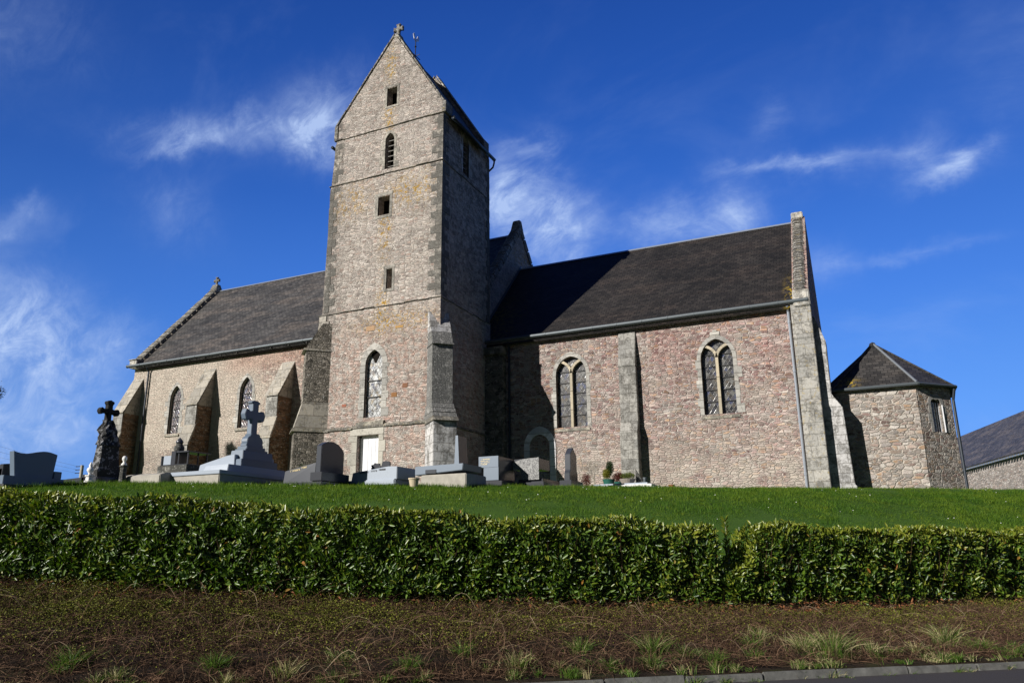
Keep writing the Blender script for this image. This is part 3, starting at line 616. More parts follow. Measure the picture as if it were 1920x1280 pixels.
mb = MB(); yv = 27.33; mb.tube([(-17.5,yv,24.2),(-17.5,yv,25.45)], .022, 6); mb.tube([(-17.5,yv-.45,24.52),(-17.5,yv+.42,24.60)], .02, 6); mb.tube([(-17.75,yv,24.55),(-17.25,yv,24.55)], .018, 6); mb.lathe([(0,0),(.05,.04),(.05,.08),(0,.12)], (-17.5,yv,25.0), 8)
o = P(mb, 'weathervane', M_iron)
mb = MB(); mb.prism([(yv-.20,25.52),(yv-.16,25.42),(yv-.05,25.36),(yv+.05,25.36),(yv+.12,25.44),(yv+.26,25.50),(yv+.30,25.66),(yv+.24,25.76),(yv+.16,25.74),(yv+.10,25.58),(yv+.02,25.50),(yv-.06,25.52),(yv-.09,25.68),(yv-.15,25.74),(yv-.20,25.68),(yv-.25,25.62)], 'x', -17.515, -17.485)
mb.build('cockerel', plain('pale metal cockerel', (.65,.66,.68), .35, .4), o)

# ---- choir
DY = 30.0; YC = 35.15
cw_E = (-5.54,-4.30,6.52,8.72,9.52); cw_W = (-11.70,-10.34,6.46,8.72,9.50)
mb = MB()
panel(mb, DY, [(-15.7,2.8),(-1.3,2.8),(-1.3,10.62),(-15.7,10.62)], [lancet(*cw_E, 9), lancet(*cw_W, 9)], .45)
mb.poly([(-15.7,DY+.45,10.62),(-1.3,DY+.45,10.62),(-1.3,DY,10.62),(-15.7,DY,10.62)])
P(mb, 'choir_wall', M_choir)
mb = MB(); mb.box(-15.7,-1.3,39.9,40.3,2.8,10.6); P(mb, 'north_wall', M_choir)
mb = MB(); mb.prism([(DY+.02,2.8),(40.28,2.8),(40.28,10.7),(YC,16.15),(DY+.02,10.75)], 'x', -1.9, -1.305); P(mb, 'choir_gable', M_choir)
def two_light(prm, yb, mat, name='window'):
    x0, x1, z0, zs, za = prm
    o = jagged_surround(x0, x1, z0, zs, za, .15, .36, y=yb, name=name, parent=church, lo=.02, hi=.16)
    yy = yb+.11; xm = (x0+x1)/2; t = .055
    mb = MB(); mb.prism(lancet(x0-.02, x1+.02, z0-.02, zs, za+.02, 9), 'y', yy+.10, yy+.12); mb.build('glass', mat, o)
    mb = MB(); mb.box(xm-t, xm+t, yy-.09, yy+.09, z0-.12, zs+.05)
    for sgn in (-1, 1):      # the mullion branches into the heads of the two lights
        hw = (x1-x0)/2; pr = None
        for i in range(8):
            a = i/7*1.25; r = hw*1.05
            px_, pz_ = xm+sgn*(r-r*cos(a)), zs+.02+r*sin(a)*.86
            if pr: 
                d = Vector((px_-pr[0],0,pz_-pr[1])).normalized(); n = Vector((-d.z,0,d.x))*t
                A, B = Vector((pr[0],0,pr[1])), Vector((px_,0,pz_))
                f = [A-n, B-n, B+n, A+n]; mb.hexa([(v.x,yy-.085,v.z) for v in f]+[(v.x,yy+.085,v.z) for v in f])
            pr = (px_, pz_)
    mb.build('mullion', M_mull, o)
    z = z0+.5
    while z < zs+.2: mb = MB(); mb.box(x0,x1,yy+.06,yy+.085,z,z+.03); z += .47; mb.build('saddle_bar', M_iron, o)
    mb = MB(); mb.hexa([(x0-.10,yb-.035,z0-.17),(x1+.10,yb-.035,z0-.17),(x1+.10,yb+.3,z0-.17),(x0-.10,yb+.3,z0-.17),(x0-.10,yb-.035,z0-.07),(x1+.10,yb-.035,z0-.07),(x1,yb+.3,z0+.03),(x0,yb+.3,z0+.03)]); mb.build('sill', M_sill, o)
    return o
two_light(cw_E, DY, M_glC)
o = two_light(cw_W, DY, M_glC)
mb = MB(); mb.box(-5.10,-4.72,DY-.05,DY+.02,9.66,9.80); mb.box(-5.0,-4.82,DY-.07,DY+.02,9.80,9.86); P(mb, 'keystone', M_surr, bevel=.01)
# blocked round-headed doorway
mb = MB()
ring(mb, lancet(-12.97,-12.05,2.9,5.75,6.25,8), [(a,b) for a,b in lancet(-13.22,-11.78,2.9,5.75,6.6,8)], DY-.045, DY+.02)
P(mb, 'blocked_doorway', ashlar('pale arch stone', (.80,.80,.84), amt=.1, bw=9, bh=.35, white=.1))
# pilaster buttress between the windows
def pil(x0, x1, prof, mat, name='buttress', yb=DY, parent=church, bevel=.015):
    mb = MB(); mb.prism([(yb+.1, prof[0][1])]+[(yb-d, z) for d, z in prof]+[(yb+.1, prof[-1][1])], 'x', x0, x1); return mb.build(name, mat, parent, bevel=bevel)
pil(-8.84,-8.12, [(.52,2.9),(.52,5.95),(.54,6.0),(.30,6.42),(.28,8.70),(.32,8.74),(.02,10.4)], M_ash)
for zc, d in ((8.70,.30),(6.0,.53)): pass
# clasping buttress at the choir's south-east corner and the one standing east of it
pil(-1.98,-1.27, [(.50,2.9),(.48,6.50),(.52,6.56),(.42,6.75),(.38,9.02),(.42,9.07),(.36,9.3),(.30,10.5)], M_ash2)
mb = MB(); mb.prism([(-1.32,2.9),(-.40,2.9),(-.44,3.6),(-.50,3.66),(-.60,6.42),(-.92,6.94),(-.90,8.95),(-1.22,9.95),(-1.32,9.95)], 'y', DY, DY+.75); P(mb, 'buttress', M_ashw, bevel=.015)
# roof, ridge, copings, gutter, downpipes
def rz(y): return 10.62+(y-DY)*1.03
mb = MB(); roof_slab(mb, (-15.62,29.72,rz(29.72)), (-1.86,29.72,rz(29.72)), (-1.86,YC,rz(YC)), (-15.62,YC,rz(YC))); roof_slab(mb, (-1.86,40.6,rz(29.7)), (-15.62,40.6,rz(29.7)), (-15.62,YC,rz(YC)), (-1.86,YC,rz(YC)))
P(mb, 'choir_roof', M_slateC)
mb = MB()
for i in range(12):
    a = -15.6+13.7*i/12; b = a+13.7/12-.01; mb.prism([(YC-.10,rz(YC)-.06),(YC,rz(YC)+.05),(YC+.10,rz(YC)-.06)], 'x', a, b)
P(mb, 'ridge_capping', M_lead)
def coping(x0, x1, ya, za, yb, zb, n, th, mat=M_coping, name='gable_coping', jit=.02):
    mb = MB()
    for i in range(n):
        a = i/n; b = (i+1)/n-.01; e = random.uniform(-jit,jit); t = th+random.uniform(-jit,jit)
        A = Vector((0,ya+(yb-ya)*a,za+(zb-za)*a)); B = Vector((0,ya+(yb-ya)*b,za+(zb-za)*b)); n_ = Vector((0,-(zb-za),(yb-ya))).normalized()
        if n_.z < 0: n_ = -n_
        seg = [(x0+e,-.25),(x0+e,t*.55),(x0+.09+e,t),(x1-.09+e,t),(x1+e,t*.55),(x1+e,-.25)]
        mb.v += [tuple(Vector((sx_,A.y,A.z))+n_*h) for sx_,h in seg]+[tuple(Vector((sx_,B.y,B.z))+n_*h) for sx_,h in seg]
        k0 = len(mb.v)-12
        for j in range(6): mb.f.append([k0+j,k0+(j+1)%6,k0+6+(j+1)%6,k0+6+j]); mb.mi.append(0)
        mb.f.append([k0+j for j in range(6)]); mb.f.append([k0+6+j for j in reversed(range(6))]); mb.mi += [0,0]
    return P(mb, name, mat, bevel=0)
coping(-1.84,-1.42, 29.95, rz(29.95)+.12, YC+.05, rz(YC)+.2, 46, .16)
coping(-1.84,-1.42, 40.5, rz(29.8)+.12, YC+.05, rz(YC)+.2, 20, .16)
mb = MB(); mb.box(-1.88,-1.38,YC-.2,YC+.3,rz(YC)+.1,rz(YC)+.42); P(mb, 'apex_stone', M_ash2, bevel=.03)
mb = MB(); mb.box(-1.86,-1.26,29.62,30.2,10.30,10.95); P(mb, 'kneeler', M_ash2, bevel=.03)
mb = MB()
saw = []; dy_ = (YC-29.95)/25
for i in range(25):
    y = 29.95+dy_*i; saw += [(y,rz(y)+.03),(y,rz(y)+.15),(y+.085,rz(y)+.17),(y+.085,rz(y+.085)+.03)]
mb.prism(saw+[(YC,rz(YC)-.02),(29.95,rz(29.95)-.02)], 'x', -1.90, -1.83)
P(mb, 'stepped_flashing', M_flash)
def gutter(pts, name='gutter', r=.085, mat=M_zinc, brk=1.0):
    a, b = Vector(pts[0]), Vector(pts[-1]); mb = MB(); L = (b-a).length; n = int(L/brk)
    mb.tube([a+(b-a)*i/n+Vector((0,0,random.uniform(-.006,.006))) for i in range(n+1)], r, 10)
    for i in range(n+1):
        c = a+(b-a)*i/n; d = (b-a).normalized()*.02; mb.tube([c-d, c+d], r*1.13, 10)
    return P(mb, name, mat, smooth=False)
gutter([(-15.2,29.66,10.50),(-1.35,29.66,10.53)])
mb = MB(); mb.box(-14.9,-1.3,29.80,29.99,10.38,10.47); P(mb, 'eaves_board', M_conc)
def downpipe(x, y, z0, z1, mat, head=True, dx=0.0):
    mb = MB(); mb.tube([(x,y,z0),(x,y,z1-.15),(x,y-.16,z1+.05)], .05, 10)
    z = z0+.6
    while z < z1-.3: mb.tube([(x,y,z),(x,y,z+.09)], .062, 10); z += 1.9
    return P(mb, 'downpipe', mat)
downpipe(-2.09, DY-.10, 3.45, 10.35, M_pvc); downpipe(-13.86, DY-.10, 3.3, 10.35, M_zincd)
# mass at the nave's south-east corner, between tower and choir
mb = MB(); mb.prism([(29.55,2.8),(30.1,2.8),(30.1,10.4),(29.95,10.4),(29.62,9.9)], 'x', -14.9, -14.05); mb.box(-14.9,-13.98,29.45,30.1,9.85,10.2); P(mb, 'buttress', M_nvbut, bevel=.02)

# ---- nave
NR = 17.95
def nz(y): return 11.80+(y-29.72)*(NR-11.80)/(YC-29.72)
nw1 = (-34.50,-33.68,7.80,9.70,10.46); nw2 = (-29.48,-28.64,7.76,9.66,10.44)
mb = MB()
panel(mb, DY, [(-37.5,3.0),(-15.7,3.0),(-15.7,11.95),(-37.5,11.95)], [lancet(*nw1), lancet(*nw2)], .45)
P(mb, 'nave_wall', M_nave)
mb = MB(); mb.box(-37.5,-15.7,39.9,40.3,3.0,11.9); P(mb, 'north_wall', M_nave)
mb = MB(); mb.prism([(DY-.01,3.0),(40.28,3.0),(40.28,12.1),(YC,NR+.1),(DY-.01,12.1)], 'x', -37.55, -37.05); P(mb, 'nave_gable', M_nave)
mb = MB(); mb.prism([(30.5,9.0),(39.9,9.0),(40.3,12.1),(YC,NR+.45),(29.95,12.25),(29.95,9.5)], 'x', -15.95, -15.55); P(mb, 'nave_gable', M_tower)
coping(-15.98,-15.50, 29.95, nz(29.95)+.28, YC, NR+.42, 11, .10, jit=.008); coping(-15.98,-15.50, 40.3, nz(29.95)+.28, YC, NR+.42, 11, .10, jit=.008)
mb = MB(); mb.hexa([(-16.0,YC-.35,NR+.1),(-15.48,YC-.35,NR+.1),(-15.48,YC+.35,NR+.1),(-16.0,YC+.35,NR+.1),(-15.95,YC-.12,NR+.78),(-15.52,YC-.12,NR+.78),(-15.52,YC+.12,NR+.78),(-15.95,YC+.12,NR+.78)]); P(mb, 'gable_apex_stone', M_coping, bevel=.05)
mb = MB()   # lead flashing where the choir roof meets the nave gable
mb.prism([(30.2,rz(30.2)),(30.2,rz(30.2)+.2),(YC,rz(YC)+.2),(YC,rz(YC))], 'x', -15.548, -15.53)
P(mb, 'stepped_flashing', M_zinc)
for prm in (nw1, nw2):
    o = jagged_surround(*prm, .16, .34, y=DY, name='window', parent=church, lo=.04, hi=.22)
    x0, x1, z0, zs, za = prm
    mb = MB(); mb.prism(lancet(x0-.02,x1+.02,z0-.02,zs,za+.02), 'y', DY+.17, DY+.19); mb.build('glass', M_glN, o)
    z = z0+.45
    while z < zs+.2: mb = MB(); mb.box(x0,x1,DY+.13,DY+.155,z,z+.03); z += .45; mb.build('saddle_bar', M_iron, o)
    mb = MB(); mb.hexa([(x0-.1,DY-.07,z0-.16),(x1+.1,DY-.07,z0-.16),(x1+.1,DY+.34,z0-.16),(x0-.1,DY+.34,z0-.16),(x0-.1,DY-.07,z0-.06),(x1+.1,DY-.07,z0-.06),(x1,DY+.34,z0+.05),(x0,DY+.34,z0+.05)]); mb.build('sill', M_sill, o)
def nave_buttress(x0, x1, za, first=None):
    mb = MB(); mb.prism([(DY+.1,3.0),(DY-1.38,3.0),(DY-1.36,6.92),(DY-1.02,7.9),(DY-1.0,9.0),(DY+.1,9.0)], 'x', x0, x1); 
    o = mb.build('buttress', M_butside, church, bevel=.015)
    mb = MB(); L = Vector((0, -1.0-.0, 9.02-za)); n = Vector((0, za-9.02, -1.0)).normalized()*-1
    if n.z < 0: n = -n
    pts = [(DY+.05,za-.02),(DY-1.10,8.98),(DY-1.10,9.07),(DY-1.02,9.16),(DY+.05,za+.12)]
    mb.prism(pts, 'x', x0-.05, x1+.05); mb.prism([(DY+.1,9.0),(DY-1.0,9.0),(DY+.05,za-.03),(DY+.1,za-.03)], 'x', x0, x1)
    mb.build('weathering', M_slab, o, bevel=.01)
    mb = MB(); mb.prism([(DY-1.42,6.86),(DY-1.42,6.95),(DY-1.03,7.98),(DY-1.0,7.98),(DY-1.0,7.8),(DY-1.34,6.86)], 'x', x0-.03, x1+.03); mb.build('weathering', M_slab, o, bevel=.01)
    mb = MB(); mb.box(x0-.012, x1-.02, DY-1.40, DY-1.362, 3.0, 6.85); mb.box(x0-.012,x1-.02,DY-1.03,DY-1.003,7.95,8.97); mb.build('facing', M_ash, o, bevel=.008)
    return o
nave_buttress(-32.12,-31.34,11.12); nave_buttress(-26.72,-25.98,10.92); nave_buttress(-37.55,-36.80,11.1)
mb = MB(); roof_slab(mb, (-37.08,29.66,nz(29.66)), (-15.97,29.66,nz(29.66)), (-15.97,YC,NR), (-37.08,YC,NR)); roof_slab(mb, (-15.97,40.6,nz(29.7)), (-37.08,40.6,nz(29.7)), (-37.08,YC,NR), (-15.97,YC,NR))
P(mb, 'nave_roof', M_slateN)
mb = MB()
for i in range(20):
    a = -36.9+20.9*i/20; b = a+20.9/20-.01; mb.prism([(YC-.10,NR-.05),(YC,NR+.06),(YC+.10,NR-.05)], 'x', a, b)
P(mb, 'ridge_capping', M_lead)
coping(-37.62,-37.05, 29.75, nz(29.75)+.16, YC, NR+.22, 16, .12, jit=.012); coping(-37.62,-37.05, 40.5, nz(29.75)+.16, YC, NR+.22, 16, .12, jit=.012)
mb = MB(); mb.box(-37.62,-37.06,29.62,30.2,11.72,12.16); mb.box(-37.66,-37.04,29.56,30.2,12.163,12.23); P(mb, 'kneeler', M_ash2, bevel=.02)
stone_cross('gable_cross', -37.33, YC, NR+.42, .60, .46, .15)
mb = MB(); mb.box(-37.6,-37.06,YC-.28,YC+.28,NR+.12,NR+.48,tx=.06,ty=.14); P(mb, 'cross_base', M_coping, bevel=.02)
gutter([(-37.75,29.62,11.84),(-21.0,29.62,11.84)])
mb = MB(); mb.box(-37.04,-20.9,29.78,29.99,11.62,11.76); P(mb, 'eaves_board', M_dark)
for x in np.arange(-36.5,-21,1.15): mb = MB(); mb.box(x,x+.04,29.62,29.8,11.70,11.78); P(mb, 'gutter_bracket', M_iron)
downpipe(-36.32, DY-.10, 3.9, 11.6, M_zincd)

# ---- sacristy at the east end
sp_ = [(-.80,31.0),(1.88,31.0),(3.06,32.18),(3.06,34.1),(1.88,35.28),(-1.3,35.28),(-1.3,31.5)]
mb = MB(); wt = 7.22
for i, (a, b) in enumerate(zip(sp_, sp_[1:]+sp_[:1])):
    if i == 1:      # the south-east side, with its window
        A = Vector((*a,0)); B = Vector((*b,0)); d = (B-A).normalized(); nrm = Vector((d.y,-d.x,0)); L = (B-A).length
        TS = lambda u,v,dd: tuple(A+d*u-nrm*dd+Vector((0,0,v)))
        hs = lancet(.62,1.12,5.5,6.55,6.68); panel(mb, 0.0, [(0,2.6),(L,2.6),(L,wt),(0,wt)], [hs], .3, TS)
    else: mb.poly([(*a,2.6),(*b,2.6),(*b,wt),(*a,wt)])
P(mb, 'sacristy_wall', M_sacr)
o = jagged_surround(.62,1.12,5.5,6.55,6.68, .13, .3, y=0, T=TS, name='window', parent=church)
mb = MB(); mb.hexa([TS(.6,5.48,.16),TS(1.14,5.48,.16),TS(1.14,6.7,.16),TS(.6,6.7,.16),TS(.6,5.48,.18),TS(1.14,5.48,.18),TS(1.14,6.7,.18),TS(.6,6.7,.18)]); mb.build('glass', M_glass, o)
mb = MB()
for u in (.64,.76,.87,.98,1.10): mb.hexa([TS(u-.018,5.5,.10),TS(u+.018,5.5,.10),TS(u+.018,6.6,.10),TS(u-.018,6.6,.10),TS(u-.018,5.5,.13),TS(u+.018,5.5,.13),TS(u+.018,6.6,.13),TS(u-.018,6.6,.13)])
mb.build('white_bar', plain('white painted bars', (.6,.62,.66), .4), o)
mb = MB(); mb.hexa([TS(1.13,5.5,-.05),TS(1.15,5.5,-.05),TS(1.15,6.5,-.05),TS(1.13,6.5,-.05),TS(1.13,5.5,.02),TS(1.15,5.5,.02),TS(1.15,6.5,.02),TS(1.13,6.5,.02)]); mb.build('shutter_edge', M_white, o)
quoins('quoins', 1.88, 31.0, 3.0, 7.15, -1, .02, church, M_sacr, .2, .45, .26, .01)
mb = MB(); ap = (.72,33.15,9.35); ov = []
cx_, cy_ = .9, 33.1
for x, y in sp_: 
    v = Vector((x-cx_, y-cy_, 0)); v = v*(1+.16/v.length); ov.append((cx_+v.x, cy_+v.y, 7.22))
for a, b in zip(ov, ov[1:]+ov[:1]): mb.poly([a, b, ap]); mb.poly([a, b, (b[0],b[1],7.16), (a[0],a[1],7.16)])
mb.poly([(a[0],a[1],7.16) for a in ov]); P(mb, 'sacristy_roof', M_slateS)
mb = MB(); A = Vector(ap); B = Vector(ov[1]); mb.tube([A+Vector((.02,-.02,.03)), B+Vector((0,0,.04))], .045, 6); P(mb, 'hip_flashing', M_flash)
mb = MB(); B2 = Vector(ov[2]); mb.tube([A+Vector((.02,0,.02)), B2+Vector((0,0,.03))], .03, 6); B2 = Vector(ov[0]); mb.tube([A+Vector((0,0,.02)), B2+Vector((0,0,.03))], .05, 6); mb.lathe([(.16,-.1),(.1,.05),(0,.1)], ap, 10); P(mb, 'hip_tiles', M_slateS)
mb = MB(); pts = [Vector(p)+Vector((0,0,-.03)) for p in ov]
for a, b in ((0,1),(1,2),(2,3)): mb.tube([pts[a]+(pts[a]-Vector((cx_,cy_,pts[a].z))).normalized()*.06, pts[b]+(pts[b]-Vector((cx_,cy_,pts[b].z))).normalized()*.06], .065, 8)
P(mb, 'gutter', M_zinc)
mb = MB(); mb.tube([(3.12,32.08,3.2),(3.12,32.08,6.7),(3.2,31.98,7.1)], .05, 8); P(mb, 'downpipe', M_zincd)

# ------------------------------------------------------------------ barn beyond the church
barn = thing('barn', 'long low stone barn with a patched slate roof, far right beyond the sacristy', 'barn', (9,76,5.0))
a0 = Vector((8.15,80.0,0)); d = Vector((1.67,-7.5,0)).normalized(); nn_ = Vector((d.y,-d.x,0))   # nn_ points west
if nn_.x > 0: nn_ = -nn_
def BP(s, off, z): v = a0+d*s-nn_*off; return (v.x, v.y, z)
EV, RG = 8.28, 13.5
mb = MB(); mb.hexa([BP(-30,.2,2.6),BP(45,.2,2.6),BP(45,12.2,2.6),BP(-30,12.2,2.6),BP(-30,.2,EV-.1),BP(45,.2,EV-.1),BP(45,12.2,EV-.1),BP(-30,12.2,EV-.1)])
mb.build('wall', M_barn, barn)
for s_ in (-30,45):
    mb = MB(); mb.hexa([BP(s_-.2,.2,EV-.1),BP(s_+.2,.2,EV-.1),BP(s_+.2,12.2,EV-.1),BP(s_-.2,12.2,EV-.1),BP(s_-.2,6.1,RG-.2),BP(s_+.2,6.1,RG-.2),BP(s_+.2,6.3,RG-.2),BP(s_-.2,6.3,RG-.2)]); mb.build('gable', M_barn, barn)
mb = MB(); roof_slab(mb, BP(-30.4,-.25,EV), BP(45.4,-.25,EV), BP(45.4,6.2,RG), BP(-30.4,6.2,RG), .1); mb.build('roof', M_slateB, barn)
mb = MB(); roof_slab(mb, BP(-30.4,12.65,EV), BP(45.4,12.65,EV), BP(45.4,6.2,RG), BP(-30.4,6.2,RG), .1); mb.build('roof', M_slateB, barn)
mb = MB()
for i in range(75):
    s_ = -20+i*.55; mb.hexa([BP(s_,-.28,EV-.24),BP(s_+.2,-.28,EV-.24),BP(s_+.2,.19,EV-.14),BP(s_,.19,EV-.14),BP(s_,-.28,EV-.12),BP(s_+.2,-.28,EV-.12),BP(s_+.2,.19,EV),BP(s_,.19,EV)])
o = mb.build('rafter_ends', M_flash, barn); o['kind'] = 'stuff'

# ------------------------------------------------------------------ ground, road, kerb
def soil_mat():
    N = newmat('bank and lawn soil'); s = N.add('ShaderNodeSeparateXYZ', {0: N.P})
    u = N.m('ADD', N.m('MULTIPLY', s.outputs[0], gcb), N.m('MULTIPLY', s.outputs[1], gsb)); v = N.m('ADD', N.m('MULTIPLY', s.outputs[0], -gsb), N.m('MULTIPLY', s.outputs[1], gcb))
    n = N.noise(N.P, 2.5, 5, .7); n2 = N.noise(N.P, 30, 4, .7)
    so = N.mix(n2, (.010,.007,.004,1), (.036,.024,.015,1)); so = N.mix(N.m('MULTIPLY', N.step(n, .5, .65), .6), so, (.035,.04,.012,1))
    gr = N.mix(N.noise(N.P, 1.2, 5, .7), (.03,.085,.008,1), (.09,.18,.018,1)); gr = N.mix(N.m('MULTIPLY', n2, .5), gr, (.02,.035,.008,1))
    return fin(N, N.mix(N.step(v, 12.6, 13.2), so, gr), .95, n2, .8, .03, .2)
M_soil = soil_mat()
us = np.concatenate([np.linspace(-400,-45,18), np.linspace(-42,45,175), np.linspace(50,400,18)])
vs = np.concatenate([[9.185],np.linspace(9.21,26,91), np.linspace(26.5,60,40), np.linspace(70,700,24)])
U, V = np.meshgrid(us, vs); X, Y = xy_of(U, V); Z = ground(X, Y)
far = np.clip((V-60)/200, 0, 1); Z = Z*(1-far*.6)-far*3
Z = Z+np.where((V > 9.6)&(V < 60), (np.sin(X*1.7+np.sin(Y*1.3)*2)*.012+np.sin(X*5.1+Y*3.7)*.006+np.sin(X*.6-Y*.9)*.03), 0)+np.where((V > 9.6)&(V < 12.6), .035*np.sin(X*6.3+np.sin(Y*5.1)*1.7)*np.sin(Y*7.1-X*2.3), 0)
idx = np.arange(U.size).reshape(U.shape); F = np.stack([idx[:-1,:-1],idx[:-1,1:],idx[1:,1:],idx[1:,:-1]], -1).reshape(-1,4)
o = fast_mesh('ground', np.stack([X,Y,Z],-1).reshape(-1,3), F, M_soil, smooth=True); tag(o, kind='structure')
def asphalt():
    N = newmat('asphalt'); n = N.noise(N.P, 120, 2, .7); n2 = N.noise(N.P, 1.3, 5, .6)
    c = N.mix(n, (.018,.016,.018,1), (.085,.078,.078,1)); c = N.mix(N.m('MULTIPLY', N.step(N.noise(N.P, 60, 2, .6), .66, .7), .7), c, (.22,.20,.18,1)); c = N.mix(N.m('MULTIPLY', n2, .5), c, (.05,.044,.045,1)); return fin(N, c, .85, n, .5, .01, .3)
mb = MB(); c_ = [xy_of(-400,9.22), xy_of(-400,-120), xy_of(400,-120), xy_of(400,9.22)]; mb.poly([(x,y,0) for x,y in c_]); o = mb.build('road', asphalt()); tag(o, kind='structure')
mb = MB(); u = -20.0
while u < 30:
    l = 1.0; j = random.uniform(-.02,.02); a, b = u+.006, u+l-.006
    p = [(a,9.14),(b,9.14),(b,9.30),(a,9.30)]; q_ = [(a,9.16),(b,9.16),(b,9.30),(a,9.30)]
    mb.hexa([(*xy_of(x,y+j),-.05) for x,y in p]+[(*xy_of(x,y+j),.085+j*.8) for x,y in q_]); u += l
o = mb.build('kerb', M_kerb, bevel=.012); tag(o, kind='structure')

# ------------------------------------------------------------------ graves
def T(name, label, x, y, cat='tomb', group=None): return thing(name, label, cat, (x,y,gz(x,y)), group)
# far left: grey blue headstone with a wavy top
t = T('tomb', 'blue grey granite tomb at the far left with wide headstone whose top edge waves', -17.5, 11.5)
mb = MB(); top = [(10.98+1.04*i/12, 3.80+.045*sin(i/12*2*pi*1.0+3.3)+.01*i/12) for i in range(13)]
mb.prism([(11.08,3.20),(11.96,3.20)]+[(a,b) for a,b in reversed(top)], 'x', -17.47, -17.31); mb.build('headstone', M_granB, t, bevel=.008)
mb = MB(); mb.box(-17.60,-17.22,10.78,12.20,3.04,3.24); mb.build('headstone_base', M_granB, t, bevel=.008)
mb = MB(); mb.box(-17.5,-17.3,11.99,12.18,3.245,3.42); mb.build('side_block', M_granB, t, bevel=.008)
mb = MB(); mb.hexa([(-19.4,10.9,3.0),(-17.6,10.9,3.0),(-17.6,12.05,3.0),(-19.4,12.05,3.0),(-19.4,10.9,3.06),(-17.6,10.9,3.20),(-17.6,12.05,3.20),(-19.4,12.05,3.06)]); mb.build('slab', M_granL, t, bevel=.008)
mb = MB(); mb.box(-19.5,-17.0,10.66,12.3,2.6,3.03); mb.build('plinth', M_old, t, bevel=.015)
# dark tombs glimpsed behind
def small_tomb(label, x0, x1, y0, y1, z0, z1, hs, mat=M_granK, grp=None):
    t = T('tomb', label, (x0+x1)/2, (y0+y1)/2); mb = MB(); mb.box(x0,x1,y0,y1,gz(x0,y0)-.3,z0); mb.build('plinth', M_conc if mat is not M_granK else M_granD, t, bevel=.01)
    mb = MB(); mb.hexa([(x0+.05,y0+.05,z0),(x1-.15,y0+.05,z0),(x1-.15,y1-.05,z0),(x0+.05,y1-.05,z0),(x0+.05,y0+.05,z0+(z1-z0)*.3),(x1-.15,y0+.05,z0+(z1-z0)*.6),(x1-.15,y1-.05,z0+(z1-z0)*.6),(x0+.05,y1-.05,z0+(z1-z0)*.3)]); mb.build('slab', mat, t, bevel=.01)
    mb = MB(); mb.prism([(y0+.05,z0),(y1-.05,z0),(y1-.05,z1-.1),((y0+y1)/2,z1),(y0+.05,z1-.06)], 'x', x1-.28, x1-.12) if hs else mb.box(x1-.5,x1-.12,y0,y1,z0,z1); mb.build('headstone', mat, t, bevel=.01)
    return t
small_tomb('black tomb with low peaked headstone half hidden behind the wavy headstone', -21.9,-20.0,12.5,13.5, 3.45,3.86, True)
small_tomb('dark stepped tomb beyond the small white bust, seen against the sky', -24.3,-21.6,16.0,17.1, 3.62,3.95, True)
# lichen covered monument with a rustic cross
t = T('grave_monument', 'tall black rustic stone monument patched with white lichen, topped by a rough cross', -17.9, 13.8, 'monument')
mb = MB(); mb.box(-18.75,-17.2,12.66,14.22,2.7,3.22); mb.build('plinth', M_old, t, bevel=.02)
mb = MB(); mb.box(-18.3,-17.84,13.50,14.32,3.22,3.46,tx=.03,ty=.03); mb.build('pedestal', M_granK, t, bevel=.02)
def rocky(name, segs, mat, parent, amp=.035, seed=3):
    r_ = random.Random(seed); mb = MB(); rings = []
    for (z, x0, x1, y0, y1) in segs:
        k = 6; pts = [(x0+(x1-x0)*i/k, y0) for i in range(k)]+[(x1, y0+(y1-y0)*i/k) for i in range(k)]+[(x1-(x1-x0)*i/k, y1) for i in range(k)]+[(x0, y1-(y1-y0)*i/k) for i in range(k)]
        rings.append(len(mb.v)); mb.v += [(x+r_.uniform(-amp,amp), y+r_.uniform(-amp,amp), z+r_.uniform(-amp,amp)*.5) for x,y in pts]; n = len(pts)
    for a, b in zip(rings, rings[1:]):
        for i in range(n): mb.f.append([a+i,a+(i+1)%n,b+(i+1)%n,b+i]); mb.mi.append(0)
    mb.f.append([rings[-1]+i for i in range(n)]); mb.mi.append(0); return mb.build(name, mat, parent)
rocky('shaft', [(3.46,-18.22,-17.9,13.55,14.24),(3.62,-18.22,-17.9,13.55,14.24),(3.7,-18.2,-17.92,13.6,14.2),(4.0,-18.19,-17.94,13.62,14.16),(4.3,-18.18,-17.95,13.64,14.12)], M_lichw, t, .012)
rocky('rock_cap', [(4.28,-18.22,-17.9,13.60,14.14),(4.38,-18.22,-17.92,13.64,14.10),(4.48,-18.2,-17.94,13.64,14.08),(4.58,-18.2,-17.95,13.68,14.05),(4.68,-18.3,-17.98,13.66,14.06),(4.78,-18.26,-18.0,13.72,14.02),(4.88,-18.22,-18.02,13.76,13.96),(4.95,-18.2,-18.04,13.78,13.94)], M_lichw, t, .035, 5)
mb = MB(); pts = [(-.07,0),(.07,0),(.065,.22),(.20,.21),(.25,.17),(.30,.20),(.33,.27),(.30,.34),(.24,.37),(.20,.33),(.08,.34),(.075,.46),(.12,.50),(.11,.56),(.05,.57),(0,.60),(-.05,.57),(-.11,.56),(-.12,.50),(-.075,.46),(-.08,.34),(-.20,.33),(-.24,.37),(-.30,.34),(-.33,.27),(-.30,.20),(-.25,.17),(-.20,.21),(-.065,.22)]
mb.prism([(13.82+u*.92, 4.92+v*.95) for u,v in pts], 'x', -18.19, -18.05); mb.build('cross', M_lich, t, bevel=.015)
